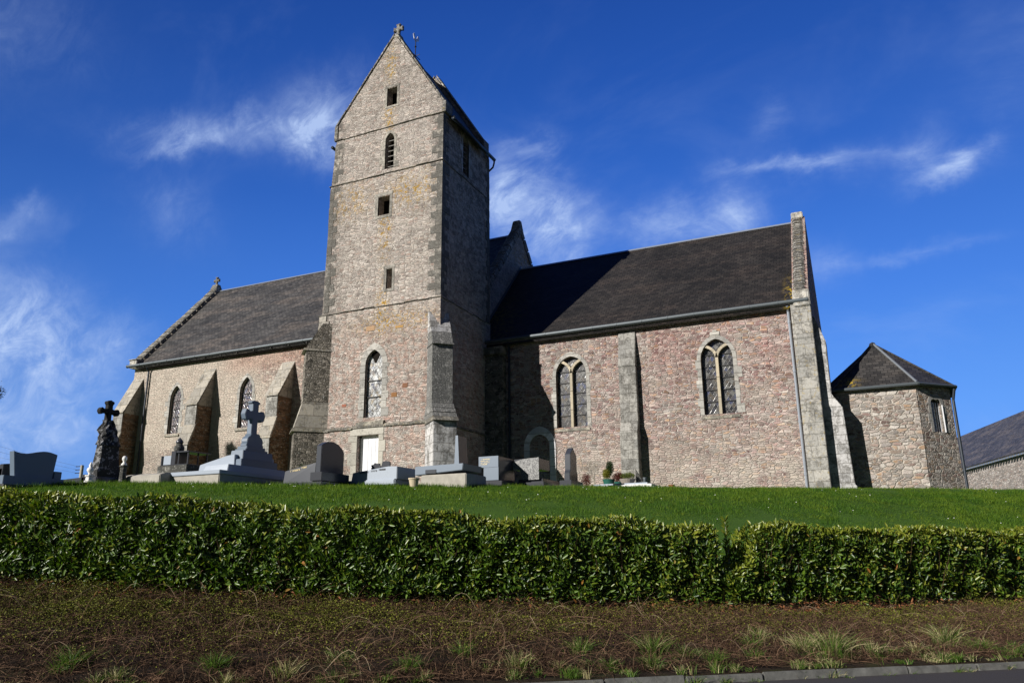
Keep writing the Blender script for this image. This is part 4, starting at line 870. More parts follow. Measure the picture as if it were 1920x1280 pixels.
# bust on a tall pedestal and urn on a short one, both standing on the monument's plinth
def bust(x, y, z, zp, r, label, urn):
    t = thing('grave_ornament', label, 'ornament', (x,y,z))
    mb = MB(); mb.lathe([(r*1.35,0),(r*1.35,.07),(r*1.05,.09),(r*.9,zp-z-.05),(r*1.25,zp-z-.03),(r*1.25,zp-z)], (x,y,z), 8); mb.build('pedestal', M_old if not urn else M_whitest, t, bevel=.004)
    mb = MB()
    if urn: mb.lathe([(.05,0),(.03,.03),(.06,.08),(.085,.13),(.06,.18),(.03,.20),(.045,.24),(.02,.30),(.005,.33)], (x,y,zp), 14)
    else: mb.lathe([(.075,0),(.07,.04),(.035,.08),(.035,.11),(.06,.15),(.062,.19),(.045,.235),(.01,.25)], (x,y,zp), 14); mb.box(x+.03,x+.075,y-.012,y+.012,zp+.15,zp+.18)
    mb.build('urn' if urn else 'bust', M_whitest, t, smooth=True); return t
bust(-17.45, 13.95, 3.22, 3.74, .085, 'white bust on a tapered grey pedestal to the right of the lichened monument', False)
bust(-17.62, 13.14, 3.22, 3.44, .085, 'small white urn on a short pedestal to the left of the lichened monument', True)
# rough low tomb with arched end
t = T('tomb', 'low weathered stone tomb with rounded rough end, left of the raised box tomb', -16.7, 14.6)
mb = MB(); mb.prism([(14.07,3.22),(15.1,3.22),(15.1,3.46),(14.95,3.53),(14.6,3.56),(14.25,3.53),(14.07,3.47)], 'x', -17.7, -16.26); mb.build('slab', M_conc, t, bevel=.02)
mb = MB(); mb.box(-17.85,-16.16,13.98,15.2,2.8,3.23); mb.build('plinth', M_conc, t, bevel=.02)
# raised tomb with framed boxes and urn
t = T('tomb', 'raised grey tomb carrying small boxes and a dark canopy, below the second nave window', -18.3, 16.5)
mb = MB(); mb.box(-18.87,-17.71,16.2,17.3,3.0,4.0,ty=.01); mb.build('plinth', M_old, t, bevel=.01)
mb = MB(); mb.box(-18.83,-17.73,16.25,17.2,4.0,4.03); mb.build('slab', M_granK, t, bevel=.01)
mb = MB(); mb.box(-18.76,-18.45,16.3,16.75,4.03,4.30); mb.build('headstone', M_granL, t, bevel=.01)
mb = MB(); mb.box(-18.82,-18.77,16.26,16.8,4.03,4.3); mb.build('side_block', M_granK, t, bevel=.008)
mb = MB(); mb.box(-18.44,-18.26,16.28,16.75,4.0,4.42); mb.build('side_block', M_granK, t, bevel=.008)
mb = MB()
for x, y in ((-18.14,16.3),(-18.14,17.0),(-17.78,16.3),(-17.78,17.0)): mb.box(x-.02,x+.02,y-.02,y+.02,4.0,4.36)
mb.box(-18.2,-17.72,16.24,17.1,4.36,4.40); mb.build('canopy', M_granK, t, bevel=.004)
v = thing('urn', 'grey urn darkened at the rim, standing on the raised tomb by the nave buttress', 'urn', (-18.6,16.55,4.0))
mb = MB(); mb.lathe([(.10,0),(.10,.30),(.05,.33),(.06,.40),(.14,.50),(.15,.60),(.10,.66),(.08,.72)], (-18.62,16.7,4.0), 14); mb.build('vase', M_old, v, smooth=True)
mb = MB(); mb.lathe([(.09,0),(.11,.05),(.07,.12),(.01,.18)], (-18.62,16.7,4.70), 10); mb.build('lid', M_granK, v, smooth=True)
# big calvary tomb
t = T('tomb', 'large blue grey granite tomb crowned by a tall flared cross on stepped pedestal', -15.2, 16.0)
mb = MB(); mb.box(-16.45,-14.62,14.42,17.25,2.8,3.44); mb.build('plinth', M_conc, t, bevel=.02)
mb = MB(); mb.box(-16.48,-14.60,14.40,17.27,3.44,3.54); mb.hexa([(-15.55,14.75,3.54),(-14.70,14.75,3.54),(-14.70,16.95,3.54),(-15.55,16.95,3.54),(-15.5,14.80,3.70),(-14.72,14.80,3.72),(-14.72,16.9,3.72),(-15.5,16.9,3.70)]); mb.build('slab', M_granL, t, bevel=.01)
mb = MB(); mb.prism([(-16.2,3.55),(-14.95,3.55),(-14.95,4.02),(-15.2,4.0),(-16.15,3.80)], 'y', 15.22, 16.7); mb.build('sloped_ledger', M_granL, t, bevel=.01)
mb = MB(); mb.box(-15.3,-14.75,15.26,16.62,3.70,3.90); mb.box(-15.24,-14.79,15.34,16.48,3.905,4.14,ty=.02,tx=.02); mb.box(-15.2,-14.83,15.46,16.30,4.14,4.19); mb.box(-15.18,-14.85,15.52,16.22,4.19,4.27); mb.build('pedestal', M_granB, t, bevel=.01)
mb = MB(); pr = [(.32,0),(.32,.06),(.28,.09),(.30,.14),(.29,.20),(.24,.26),(.17,.30),(.18,.33),(.145,.36)]
yc = 15.87
pts = [(yc+r,4.27+z) for r,z in pr]+[(yc-r,4.27+z) for r,z in reversed(pr)]; mb.prism(pts, 'x', -15.12, -14.90); mb.build('bell_base', M_granB, t, bevel=.012)
mb = MB(); s = .112
pts = [(-s,0),(s,0),(s*.95,.42),(.20,.42),(.24,.36),(.34,.40),(.385,.53),(.34,.66),(.24,.67),(.20,.62),(s*.95,.64),(s,.84),(.17,.86),(.16,.89),(.06,.93),(-.06,.93),(-.16,.89),(-.17,.86),(-s,.84),(-s*.95,.64),(-.20,.62),(-.24,.67),(-.34,.66),(-.385,.53),(-.34,.40),(-.24,.36),(-.20,.42),(-s*.95,.42)]
mb.prism([(yc-.04+u,4.60+v) for u,v in pts], 'x', -15.09, -14.93); mb.build('cross', M_granB, t, bevel=.010)
# black headstone
t = T('tomb', 'polished black tomb with shouldered arched headstone, in front of the tower door', -13.3, 16.5)
mb = MB(); pts = [(16.02,3.36),(16.98,3.36),(16.98,4.10),(16.90,4.20),(16.72,4.30),(16.5,4.35),(16.28,4.33),(16.10,4.26),(16.02,4.20)]
mb.prism(pts, 'x', -12.95, -12.79); mb.build('headstone', M_granD, t, bevel=.01)
mb = MB(); mb.box(-13.05,-12.68,15.94,17.1,3.30,3.52); mb.build('headstone_base', M_granK, t, bevel=.01)
mb = MB(); mb.hexa([(-14.0,16.02,3.25),(-12.97,16.02,3.25),(-12.97,17.05,3.25),(-14.0,17.05,3.25),(-13.98,16.06,3.60),(-12.97,16.06,3.78),(-12.97,17.02,3.78),(-13.98,17.02,3.60)]); mb.build('ledger', M_granD, t, bevel=.01)
def letters(parent, mat, pts, h, T_, seed):   # illegible engraved lettering: rows of small strokes
    r_ = random.Random(seed); mb = MB()
    for (a, b, z) in pts:
        x = a
        while x < b:
            w_ = h*r_.uniform(.35,.6)
            for k in range(r_.choice((1,2,2))):
                xx = x+w_*k*.6; mb.hexa([T_(xx,z),T_(xx+h*.15,z),T_(xx+h*.15,z+h),T_(xx,z+h)]+[tuple(Vector(T_(u,v))+Vector((0,-.004,0))) for u,v in ((xx,z),(xx+h*.15,z),(xx+h*.15,z+h),(xx,z+h))])
            mb.hexa([T_(x,z+h*.85),T_(x+w_,z+h*.85),T_(x+w_,z+h),T_(x,z+h)]+[tuple(Vector(T_(u,v))+Vector((0,-.004,0))) for u,v in ((x,z+h*.85),(x+w_,z+h*.85),(x+w_,z+h),(x,z+h))])
            x += w_+h*.22
            if r_.random() < .15: x += h*.6
    return mb.build('lettering', mat, parent)
letters(t, M_gold, [(-13.78,-13.48,3.565),(-13.42,-13.28,3.60)], .045, lambda a,z: (a,16.045,z+(a+13.8)*.1), 2)
mb = MB(); mb.box(-14.15,-12.6,15.85,17.25,2.8,3.27); mb.build('plinth', M_granK, t, bevel=.015)
# grey granite tomb with black lettering
t = T('tomb', 'light grey granite tomb with a line of black lettering along its side', -12.0, 17.6)
mb = MB(); mb.prism([(-12.66,3.36),(-11.21,3.36),(-11.21,3.69),(-11.5,3.70),(-12.62,3.58)], 'y', 17.16, 18.08); mb.build('ledger', M_granL, t, bevel=.012)
mb = MB(); mb.prism([(-13.08,3.2),(-11.24,3.2),(-11.24,3.37),(-12.7,3.37),(-13.0,3.41),(-13.08,3.36)], 'y', 17.10, 18.15); mb.build('base', M_granL, t, bevel=.03)
mb = MB(); mb.box(-13.1,-11.15,17.05,18.2,2.8,3.2); mb.build('plinth', M_granK, t, bevel=.01)
letters(t, M_ink, [(-12.38,-12.10,3.545),(-12.02,-11.86,3.57),(-11.78,-11.58,3.59)], .042, lambda a,z: (a,17.157,z+(a+12.4)*.02), 5)
def plaque(label, x, y, z, w_, h, shape):
    t = thing('memorial_plaque', label, 'plaque', (x,y,z)); mb = MB()
    if shape == 'flower': pts = [(x+w_/2*(1+.12*cos(7*a))*cos(a), z+h*.45+h*.5*(1+.12*cos(7*a))*sin(a)) for a in [2*pi*i/42 for i in range(42)]]
    else: pts = [(x-w_/2,z),(x+w_/2,z),(x+w_/2-.01,z+h*.85),(x+.01,z+h),(x-.03,z+h*.95),(x-w_/2+.06,z+h*.97),(x-w_/2+.03,z+h*.5)]
    mb.prism(pts, 'y', y, y+.05); mb.build('plate', M_granK, t, bevel=.004)
    mb = MB(); mb.box(x-w_*.3,x+w_*.3,y-.03,y+.10,z-.02,z+.03); mb.build('foot', M_granK, t); return t
plaque('scalloped dark flower shaped plaque standing on the light grey lettered tomb', -12.08,17.45,3.65,.30,.20,'flower'); plaque('dark open book shaped plaque standing on the light grey lettered tomb', -11.78,17.45,3.68,.30,.21,'book')
# pale grey tomb with a slim upright stele
t = T('tomb', 'pale blue grey tomb with slim tapering headstone seen edge on, by the tower buttress', -10.2, 18.2)
mb = MB(); mb.prism([(-10.95,3.47),(-9.52,3.55),(-9.50,3.72),(-10.95,3.70)], 'y', 17.62, 18.7); mb.build('ledger', M_granB, t, bevel=.012)
mb = MB(); mb.prism([(-9.86,3.72),(-9.72,3.72),(-9.76,4.48),(-9.83,4.48)], 'y', 17.822, 18.3); mb.build('headstone', M_granK, t, bevel=.008)  # body coloured near black to paint the shade on its east face
mb = MB(); mb.prism([(-9.86,3.72),(-9.72,3.72),(-9.76,4.48),(-9.83,4.48)], 'y', 17.80, 17.82); mb.build('lit_edge', M_granB, t)  # thin paler strip of the same stone paints its sunlit edge
mb = MB(); mb.box(-10.78,-9.42,17.64,18.8,2.8,3.47); mb.build('plinth', M_conc, t, bevel=.02)
mb = MB(); mb.box(-10.62,-10.30,17.605,17.62,3.50,3.60); mb.build('name_plate', M_granD, t)
# headstones in the shade of the tower
t = T('tomb', 'grey headstone block with gilt lettering standing in the shade of the tower', -10.1, 20.8)
mb = MB(); mb.box(-10.40,-9.76,20.29,21.3,3.88,4.19); mb.build('headstone', M_granK, t, bevel=.01)  # near-black body puts the unlit east side into the colour
mb = MB(); mb.box(-10.41,-9.77,20.27,20.288,3.88,4.20); mb.build('lit_face', M_granB, t)  # lighter sheet added as the sunlit south side of this grey block
mb = MB(); mb.box(-10.24,-9.74,20.26,21.34,3.45,3.875); mb.build('headstone_base', M_granK, t, bevel=.01)
mb = MB(); mb.box(-10.23,-9.75,20.24,20.258,3.5,3.87); mb.build('lit_base_face', M_granB, t)  # sunlit side of the base, painted paler than its dark body
letters(t, M_gold, [(-10.32,-10.02,4.11),(-10.34,-10.06,4.06),(-10.34,-10.04,4.01),(-10.34,-10.14,3.96)], .02, lambda a,z: (a,20.268,z), 8)
mb = MB(); mb.box(-12.0,-9.6,20.15,21.5,2.9,3.47); mb.build('plinth', M_granK, t, bevel=.01)
mb = MB(); mb.prism([(20.4,4.19),(21.1,4.19),(21.0,4.24),(20.75,4.215),(20.5,4.235)], 'x', -10.2, -10.05); mb.build('ornament', M_granK, t)
t = T('tomb', 'speckled grey granite headstone block, left of the narrow pointed stele', -9.3, 21.8)
mb = MB(); mb.prism([(-9.42,3.55),(-8.89,3.55),(-8.89,4.20),(-9.10,4.19),(-9.45,4.17),(-9.74,4.08),(-9.74,3.86),(-9.5,3.84)], 'y', 21.21, 21.25); mb.build('lit_face', M_speck, t)  # stone's own speckle, laid only on the sunlit front
mb = MB(); mb.box(-9.72,-8.90,21.252,22.1,3.86,4.18); mb.build('headstone', M_granK, t, bevel=.012)  # same block painted near black where its east side is shaded
mb = MB(); mb.box(-9.6,-8.80,21.3,22.6,3.0,3.58); mb.build('headstone_base', M_granK, t, bevel=.01)
mb = MB(); mb.box(-11.4,-8.7,21.12,22.75,2.9,3.47); mb.build('plinth', M_granK, t, bevel=.01)
t = T('grave_stele', 'narrow dark grey stele with pointed top against the choir wall', -8.1, 21.8, 'stele')
mb = MB(); yc = 21.84; mb.prism([(yc-.34,3.5),(yc+.34,3.5),(yc+.34,3.72),(yc+.27,3.82),(yc+.26,4.28),(yc,4.50),(yc-.26,4.28),(yc-.27,3.82),(yc-.34,3.72)], 'x', -8.2, -8.02); mb.build('shaft', M_granD, t, bevel=.012)
mb = MB(); mb.box(-8.3,-7.92,21.35,22.35,2.9,3.5); mb.build('base', M_granK, t, bevel=.012)
# low white grave slab with plants
t = T('tomb', 'low white grave kerb and slab carrying potted plants at the foot of the choir wall', -7.2, 24.2)
mb = MB(); mb.box(-8.35,-6.05,23.35,24.6,3.1,3.46,tx=.02,ty=.02); mb.build('slab', M_whitest, t, bevel=.01)
mb = MB(); mb.box(-8.0,-6.25,23.55,24.4,3.46,3.52); mb.build('ledger', M_granL, t, bevel=.01)

# ------------------------------------------------------------------ vegetation
def leaf_mat(name, a, b, rough=.35, spec=.5, trans=.25):
    N = newmat(name); g = N.add('ShaderNodeNewGeometry'); r = g.outputs['Random Per Island']
    col = N.ramp(r, [(0,a),(1,b)]); N.put(N.b.inputs['Base Color'], col); N.b.inputs['Roughness'].default_value = rough; N.b.inputs['Specular IOR Level'].default_value = spec
    if trans:
        tr = N.add('ShaderNodeBsdfTranslucent', {'Color': N.mix(1.0, col, (1.3,1.5,.6,1), 'MULTIPLY')}); mx = N.add('ShaderNodeMixShader', {0: trans})
        N.l.new(N.b.outputs[0], mx.inputs[1]); N.l.new(tr.outputs[0], mx.inputs[2]); out = [n for n in N.n if n.type == 'OUTPUT_MATERIAL'][0]; N.l.new(mx.outputs[0], out.inputs[0])
    return N.mat
def unit(a): return a/np.maximum(np.linalg.norm(a, axis=-1, keepdims=True), 1e-9)
def leaves(pos, dirn, nrm, L, W, fold=.25, droop=.15):
    """six-point folded leaves; returns verts, quads"""
    n = len(pos); d = unit(dirn); s = unit(np.cross(d, nrm)); nn = np.cross(s, d); L = L[:,None]; W = W[:,None]
    b = pos; t = pos+d*L-nn*L*droop
    l1 = pos+d*L*.3+s*W*.45+nn*W*fold; l2 = pos+d*L*.68+s*W*.38+nn*W*fold-nn*L*droop*.5
    r1 = pos+d*L*.3-s*W*.45+nn*W*fold; r2_ = pos+d*L*.68-s*W*.38+nn*W*fold-nn*L*droop*.5
    V = np.stack([b,l1,l2,t,r2_,r1],1).reshape(-1,3); i = np.arange(n)[:,None]*6
    F = np.stack([i+np.array([[0,1,2,3]]), i+np.array([[0,3,4,5]])],1).reshape(-1,4); return V, F
def strips(paths, w):
    """paths (n,k,3) thin ribbons; w (n,) widths"""
    n, k, _ = paths.shape; d = np.gradient(paths, axis=1); r = rng.normal(size=(n,1,3)); s = unit(np.cross(d, np.broadcast_to(r, d.shape)))
    tp = np.linspace(1, .25, k)[None,:,None]; s = s*w[:,None,None]*.5*tp; V = np.stack([paths-s, paths+s], 2).reshape(-1,3)
    i = (np.arange(n)*k*2)[:,None]+np.arange(k-1)[None]*2; F = np.stack([i,i+1,i+3,i+2],-1).reshape(-1,4); return V, F
M_leafD = leaf_mat('laurel leaf', (.020,.055,.006), (.11,.19,.016), .38, .5)
M_leafY = leaf_mat('young laurel leaf', (.11,.16,.014), (.26,.28,.035), .34, .5)
M_leafO = leaf_mat('yellowed leaf', (.25,.18,.03), (.35,.14,.03), .5, .4)
M_twigD = leaf_mat('brown twig', (.020,.012,.008), (.085,.05,.033), .9, .1, 0)
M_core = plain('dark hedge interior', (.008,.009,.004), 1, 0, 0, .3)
def hedge_top(u):
    return (.45+.0021*np.clip(13-u,0,24)**2)+1.33+.04*np.sin(u*1.9)+.03*np.sin(u*4.3+1)
def hedge(label, u0, u1, lows=(), seed=1):
    r = np.random.default_rng(seed); um = (u0+u1)/2; cx, cy = xy_of(um, float(vh_of(um))+.4)
    t = thing('hedge', label, 'hedge', (cx,cy,gz(cx,cy)), 'clipped laurel hedges along the bank')
    def height(u):
        h = hedge_top(u)
        for (c, wd, dp) in lows: h = h-dp*np.exp(-((u-c)/wd)**4)
        return h
    dens = 1850; Ln = u1-u0; nf = int(Ln*1.35*dens); nt = int(Ln*.85*dens*.6)
    # front face
    u = r.uniform(u0,u1,nf); zz = r.uniform(0,1,nf)**.9; ht = height(u); v0 = vh_of(u); x, y = xy_of(u, v0); base = ground(x,y)-.02
    z = base+.06+(ht-base-.06)*zz; dep = r.exponential(.08,nf)+.05*np.sin(u*2.3+z*3)+.06*np.sin(u*7+z*5)*np.sin(z*9-u*3); low = np.clip((.22-(z-base))/.22,0,1); keep = r.random(nf) > np.clip(low*(.75+.5*np.sin(u*3.7)*np.sin(u*1.3+2)),0,.97)
    v = v0+dep+low*.12-.06+.10*np.clip((z-ht+.12)/.12,0,1)
    nrm = np.stack([np.full(nf,gsb),np.full(nf,-gcb),np.full(nf,.35)],1)
    x, y = xy_of(u,v); P1 = np.stack([x,y,z],1)[keep]; N1 = nrm[keep]; young1 = (r.random(nf) < np.clip(1-(ht-z)/.25,0,1)*.75+.12+.16*np.clip((u-1)/8,0,1))[keep]
    # top
    u = r.uniform(u0,u1,nt); w_ = r.uniform(0,.85,nt); ht = height(u); v = vh_of(u)+w_; x, y = xy_of(u,v); z = ht-np.abs(r.normal(0,.035,nt))+.05*(r.random(nt)<.08); P2 = np.stack([x,y,z],1); N2 = np.tile([0.2,-.3,1.0],(nt,1)); y2 = r.random(nt) < .8
    # back and ends
    nb = int(Ln*dens*.35); u = r.uniform(u0,u1,nb); v = vh_of(u)+.85+r.normal(0,.04,nb); x, y = xy_of(u,v); g = ground(x,y); z = g+(height(u)-g)*r.random(nb); P3 = np.stack([x,y,z],1); N3 = np.tile([-gsb,gcb,.3],(nb,1)); y3 = r.random(nb) < .1
    ne = int(dens*1.6); e = np.where(r.random(ne)<.5,u0,u1); u = e+r.normal(0,.05,ne); v = vh_of(u)+r.uniform(0,.85,ne); x, y = xy_of(u,v); g = ground(x,y); z = g+(height(u)-g)*r.random(ne); P4 = np.stack([x,y,z],1); N4 = np.stack([np.sign(e-um)*gcb,np.sign(e-um)*gsb,np.full(ne,.3)],1); y4 = r.random(ne) < .15
    Pp = np.concatenate([P1,P2,P3,P4]); Nn = np.concatenate([N1,N2,N3,N4]); yg = np.concatenate([young1,y2,y3,y4]); n = len(Pp)
    clump = np.stack([np.sin(Pp[:,0]*9+Pp[:,2]*7),np.sin(Pp[:,1]*8+Pp[:,2]*11),np.zeros(n)],1)
    nr = unit(Nn+r.normal(0,.55,(n,3))); dr = unit(np.array([0,0,.55])+Nn*.55+clump*.5+r.normal(0,.55,(n,3))); dr = unit(dr-nr*(dr*nr).sum(1,keepdims=True)*.7)
    L = r.uniform(.045,.125,n); V, F = leaves(Pp, dr, nr, L, L*r.uniform(.34,.44,n), .22, .12)
    odd = r.random(n) < .006; mi = np.repeat(np.where(odd, 2, np.where(yg, 1, 0)), 2)
    fast_mesh('foliage', V, F, None, t, mats=[M_leafD,M_leafY,M_leafO], mi=mi)
    # branches
    nb = int(Ln*130); u = r.uniform(u0,u1,nb); v = vh_of(u)+r.uniform(.08,.6,nb); x, y = xy_of(u,v); g = ground(x,y); k = 5
    pts = np.zeros((nb,k,3)); pts[:,0] = np.stack([x,y,g],1); h = (height(u)-g)*r.uniform(.5,.98,nb); dxy = r.normal(0,.14,(nb,2))+np.array([gsb,-gcb])*r.uniform(0,.12,(nb,1))
    for j in range(1,k): pts[:,j,:2] = pts[:,0,:2]+dxy*(j/(k-1))+r.normal(0,.015,(nb,2)); pts[:,j,2] = g+h*j/(k-1)
    V, F = strips(pts, r.uniform(.006,.018,nb)); fast_mesh('branches', V, F, M_twigD, t)
    mb = MB(); st = np.linspace(u0+.15,u1-.15,max(3,int(Ln/.4)))  # near-black boxes inside paint the shade seen between the leaves
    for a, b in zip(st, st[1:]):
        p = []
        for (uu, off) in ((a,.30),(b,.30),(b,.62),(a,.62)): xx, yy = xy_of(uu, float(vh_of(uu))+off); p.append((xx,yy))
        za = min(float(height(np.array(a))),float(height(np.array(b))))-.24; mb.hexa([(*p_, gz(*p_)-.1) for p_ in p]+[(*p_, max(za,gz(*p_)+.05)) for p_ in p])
    mb.build('shade_core', M_core, t); return t
hedge('long clipped laurel hedge left of the gap, in front of the graves and tower', -22.0, 5.98, ((6.1,.10,.3),), 11)
hedge('clipped laurel hedge right of the gap, thinned low at its left end', 6.02, 30.0, ((6.28,.42,.62),), 12)
# upright young shoot in the gap
t = thing('laurel_shoot', 'single upright laurel shoot with yellow green leaves in the hedge gap', 'shoot', (*xy_of(6.33,12.45), gz(*xy_of(6.33,12.45))))
r = np.random.default_rng(5); x0, y0 = xy_of(6.33,12.45); g0 = gz(x0,y0); n = 90; h = r.uniform(.5,1.35,n); a = r.uniform(0,2*pi,n); Pp = np.stack([x0+.02*np.cos(a),y0+.02*np.sin(a),g0+h],1); dr = np.stack([np.cos(a)*.6,np.sin(a)*.6,np.full(n,.9)],1)
V, F = leaves(Pp, dr, np.stack([-np.cos(a),-np.sin(a),np.full(n,.6)],1), r.uniform(.07,.11,n), r.uniform(.03,.04,n)); fast_mesh('foliage', V, F, M_leafY, t)
mb = MB(); mb.tube([(x0,y0,g0),(x0+.02,y0,g0+.7),(x0,y0,g0+1.3)], [.012,.009,.004], 6); mb.build('stem', M_twig, t)

# lawn blades
M_gr = leaf_mat('lawn grass', (.033,.088,.008), (.14,.235,.020), .6, .2, .35)
Ng = NT(M_gr.node_tree); pg = Ng.add('ShaderNodeNewGeometry').outputs['Position']; nz1 = Ng.noise(pg, .7, 4, .65); nz2 = Ng.noise(pg, 3.0, 3, .6)
bb = [n for n in Ng.n if n.type == 'BSDF_PRINCIPLED'][0]; src = bb.inputs['Base Color'].links[0].from_socket
tint = Ng.mix(Ng.step(nz1, .35, .65), (.72,.86,.8,1), (1.35,1.16,1.0,1)); tint = Ng.mix(Ng.m('MULTIPLY', Ng.step(nz2, .52, .66), .5), tint, (1.7,1.15,.9,1)); Ng.put(bb.inputs['Base Color'], Ng.mix(1.0, src, tint, 'MULTIPLY'))
def blades(n, u, v, hmin, hmax, w_, lean, r, zoff=0):
    x, y = xy_of(u, v); z = ground(x,y)+zoff; h = r.uniform(hmin,hmax,n); a = r.uniform(0,2*pi,n); ln = r.normal(0,lean,(n,2))
    s = np.stack([np.cos(a),np.sin(a),np.zeros(n)],1)*w_*.5; b = np.stack([x,y,z],1); tp = b+np.stack([ln[:,0]*h,ln[:,1]*h,h],1)
    V = np.stack([b-s,b+s,tp],1).reshape(-1,3); F = (np.arange(n)*3)[:,None]+np.arange(3)[None]; return V, F
r = np.random.default_rng(21); n = 400000
v = 12.9+(23.5-12.9)*r.random(n)**.8; u = r.uniform(-1,1,n)*(v*.78+3)+v*.21; u = np.where(r.random(n)<.14, r.uniform(15,30,n), u); u = u+0; 
pn = np.sin(u*1.1+np.sin(v*1.7))*np.cos(v*1.3+u*.4)
V, F = blades(n, u, v, .025, .075, .012, .55, r); hm = np.repeat(1+.5*np.clip(np.sin(u*3.1+np.sin(v*4.1)*1.3)*np.sin(v*3.7-u*1.9),-.6,1)+.35*pn,3); gb = np.repeat(V[0::3,2],3); V[:,2] = gb+(V[:,2]-gb)*hm
o = fast_mesh('grass', V, F, M_gr); tag(o, kind='stuff')
n = 70000; v = r.uniform(23.0,29,n); u = r.uniform(-14,34,n); V, F = blades(n, u, v, .03, .09, .016, .5, r); o = fast_mesh('grass', V, F, M_gr); tag(o, kind='stuff')
cu, cvv = [], []
for k_ in range(520):
    v_ = r.uniform(19.5,25.5); u_ = r.uniform(-.8,.8)*v_+v_*.21; m_ = int(r.uniform(12,60)); cu.append(r.normal(u_,.12,m_)); cvv.append(r.normal(v_,.10,m_))
for (xa,ya,xb,yb) in ((-19.5,10.6,-17.0,10.6),(-17.0,10.6,-17.0,12.3),(-18.8,12.6,-17.2,12.6),(-17.2,12.6,-17.2,14.2),(-17.9,13.9,-16.1,13.9),(-16.1,13.9,-16.1,15.2),(-16.5,14.35,-14.6,14.35),(-14.6,14.35,-14.6,17.3),(-14.2,15.8,-12.6,15.8),(-12.6,15.8,-12.6,17.3),(-13.1,17.0,-11.1,17.0),(-10.8,17.6,-9.4,17.6),(-9.4,17.6,-9.4,18.8),(-12,20.1,-9.6,20.1),(-11.4,21.05,-8.7,21.05),(-8.3,21.3,-7.9,21.3),(-8.4,23.3,-6,23.3),(-8.0,29.9,-1.4,29.4),(-1.2,29.9,-.4,29.9),(-.6,30.9,1.9,30.9),(1.9,30.9,3.1,32.1)):
    L_ = math.hypot(xb-xa,yb-ya); m_ = int(L_*190); f_ = r.random(m_); xx, yy_ = xa+(xb-xa)*f_+r.normal(0,.05,m_), ya+(yb-ya)*f_+r.normal(0,.05,m_)-.03; a_, b_ = uv_of(xx, yy_); cu.append(a_); cvv.append(b_)
cu = np.concatenate(cu); cvv = np.concatenate(cvv); V, F = blades(len(cu), cu, cvv, .06, .15, .013, .35, r); o = fast_mesh('long_grass', V, F, M_gr); tag(o, kind='stuff')
n = 150; v = r.uniform(13.6,22.5,n); u = r.uniform(-.8,.8,n)*v+v*.21; cl = r.random(n)<.6; x, y = xy_of(u,v); z = ground(x,y)+.055
ag = np.linspace(0,2*pi,7)[:-1]; rr_ = r.uniform(.007,.014,n); fx = gsb*.5; V = np.stack([x[:,None]+rr_[:,None]*np.cos(ag),y[:,None]+rr_[:,None]*np.sin(ag)*.8,z[:,None]+rr_[:,None]*np.sin(ag)*.6],-1).reshape(-1,3); F = (np.arange(n)*6)[:,None]+np.arange(6)[None]
o = fast_mesh('daisies', V, F, plain('daisy petals', (.75,.75,.72), .6)); tag(o, kind='stuff')

# bank: small leaved ground cover, dead twigs, dead leaves, grass tufts by the kerb
M_cov = leaf_mat('olive ground cover', (.055,.066,.010), (.24,.25,.035), .6, .2, .1); M_dead = leaf_mat('dead brown leaves', (.10,.035,.015), (.28,.12,.05), .7, .2, .1)
M_dry = leaf_mat('dry stalk', (.055,.030,.018), (.27,.165,.105), .85, .1, 0); M_tuft = leaf_mat('verge grass', (.035,.09,.010), (.15,.24,.035), .55, .3, .3); M_straw = leaf_mat('straw grass', (.25,.22,.09), (.52,.46,.26), .7, .2, .2)
n = 520000; u = r.uniform(-11,19,n); tt = r.random(n)**.75; v = 9.45+(vh_of(u)+.25-9.45)*tt
ns = .5+.5*np.sin(u*1.3+np.sin(v*2.1)*1.5)*np.cos(v*1.9-u*.7); lefty = np.clip((3.5-u)/6,0.1,1); kp = r.random(n) < (.16+1.0*ns*(.4+.6*lefty))*np.clip(tt*1.7-.25,0.04,1)
u, v = u[kp], v[kp]; n = len(u); x, y = xy_of(u,v); z = ground(x,y)+r.uniform(.01,1,n)**1.3*(.05+.15*np.clip(.5+.5*np.sin(u*2.7+np.sin(v*4.4)*1.4)*np.sin(v*3.9+u*1.1),0,1))*np.clip((v-9.3)*1.2,.3,1)
V, F = leaves(np.stack([x,y,z],1), r.normal(0,1,(n,3))*[1,1,.5]+[0,0,.3], r.normal(0,.5,(n,3))+[.2,-.3,1], r.uniform(.014,.030,n), r.uniform(.010,.017,n)); o = fast_mesh('ground_cover', V, F, M_cov); tag(o, kind='stuff')
n = 160000; u = r.uniform(-11,19,n); v = 9.4+(vh_of(u)+.2-9.4)*r.random(n); x, y = xy_of(u,v); z = ground(x,y); k = 5; L = r.uniform(.07,.38,n)*np.where(r.random(n)<.06,2.0,1); a = r.uniform(0,2*pi,n); el_ = np.where(r.random(n)<.5, r.uniform(.02,.5,n), r.uniform(.4,1.4,n))
pts = np.zeros((n,k,3)); d_ = np.stack([np.cos(a)*np.cos(el_),np.sin(a)*np.cos(el_),np.sin(el_)],1); cv = r.normal(0,.35,(n,3)); cv[:,2] = -np.abs(cv[:,2])-.25*np.sin(el_)
for j in range(k): f = j/(k-1); pts[:,j] = np.stack([x,y,z+.015],1)+d_*L[:,None]*f+cv*L[:,None]*f*f
gzz = ground(pts[:,:,0],pts[:,:,1])+.008; pts[:,:,2] = np.maximum(pts[:,:,2],gzz)
V, F = strips(pts, r.uniform(.003,.0065,n)); o = fast_mesh('dead_stalks', V, F, None, mats=[M_twigD,M_dry], mi=np.repeat((r.random(n)<.42).astype(int),k-1)); tag(o, kind='stuff')
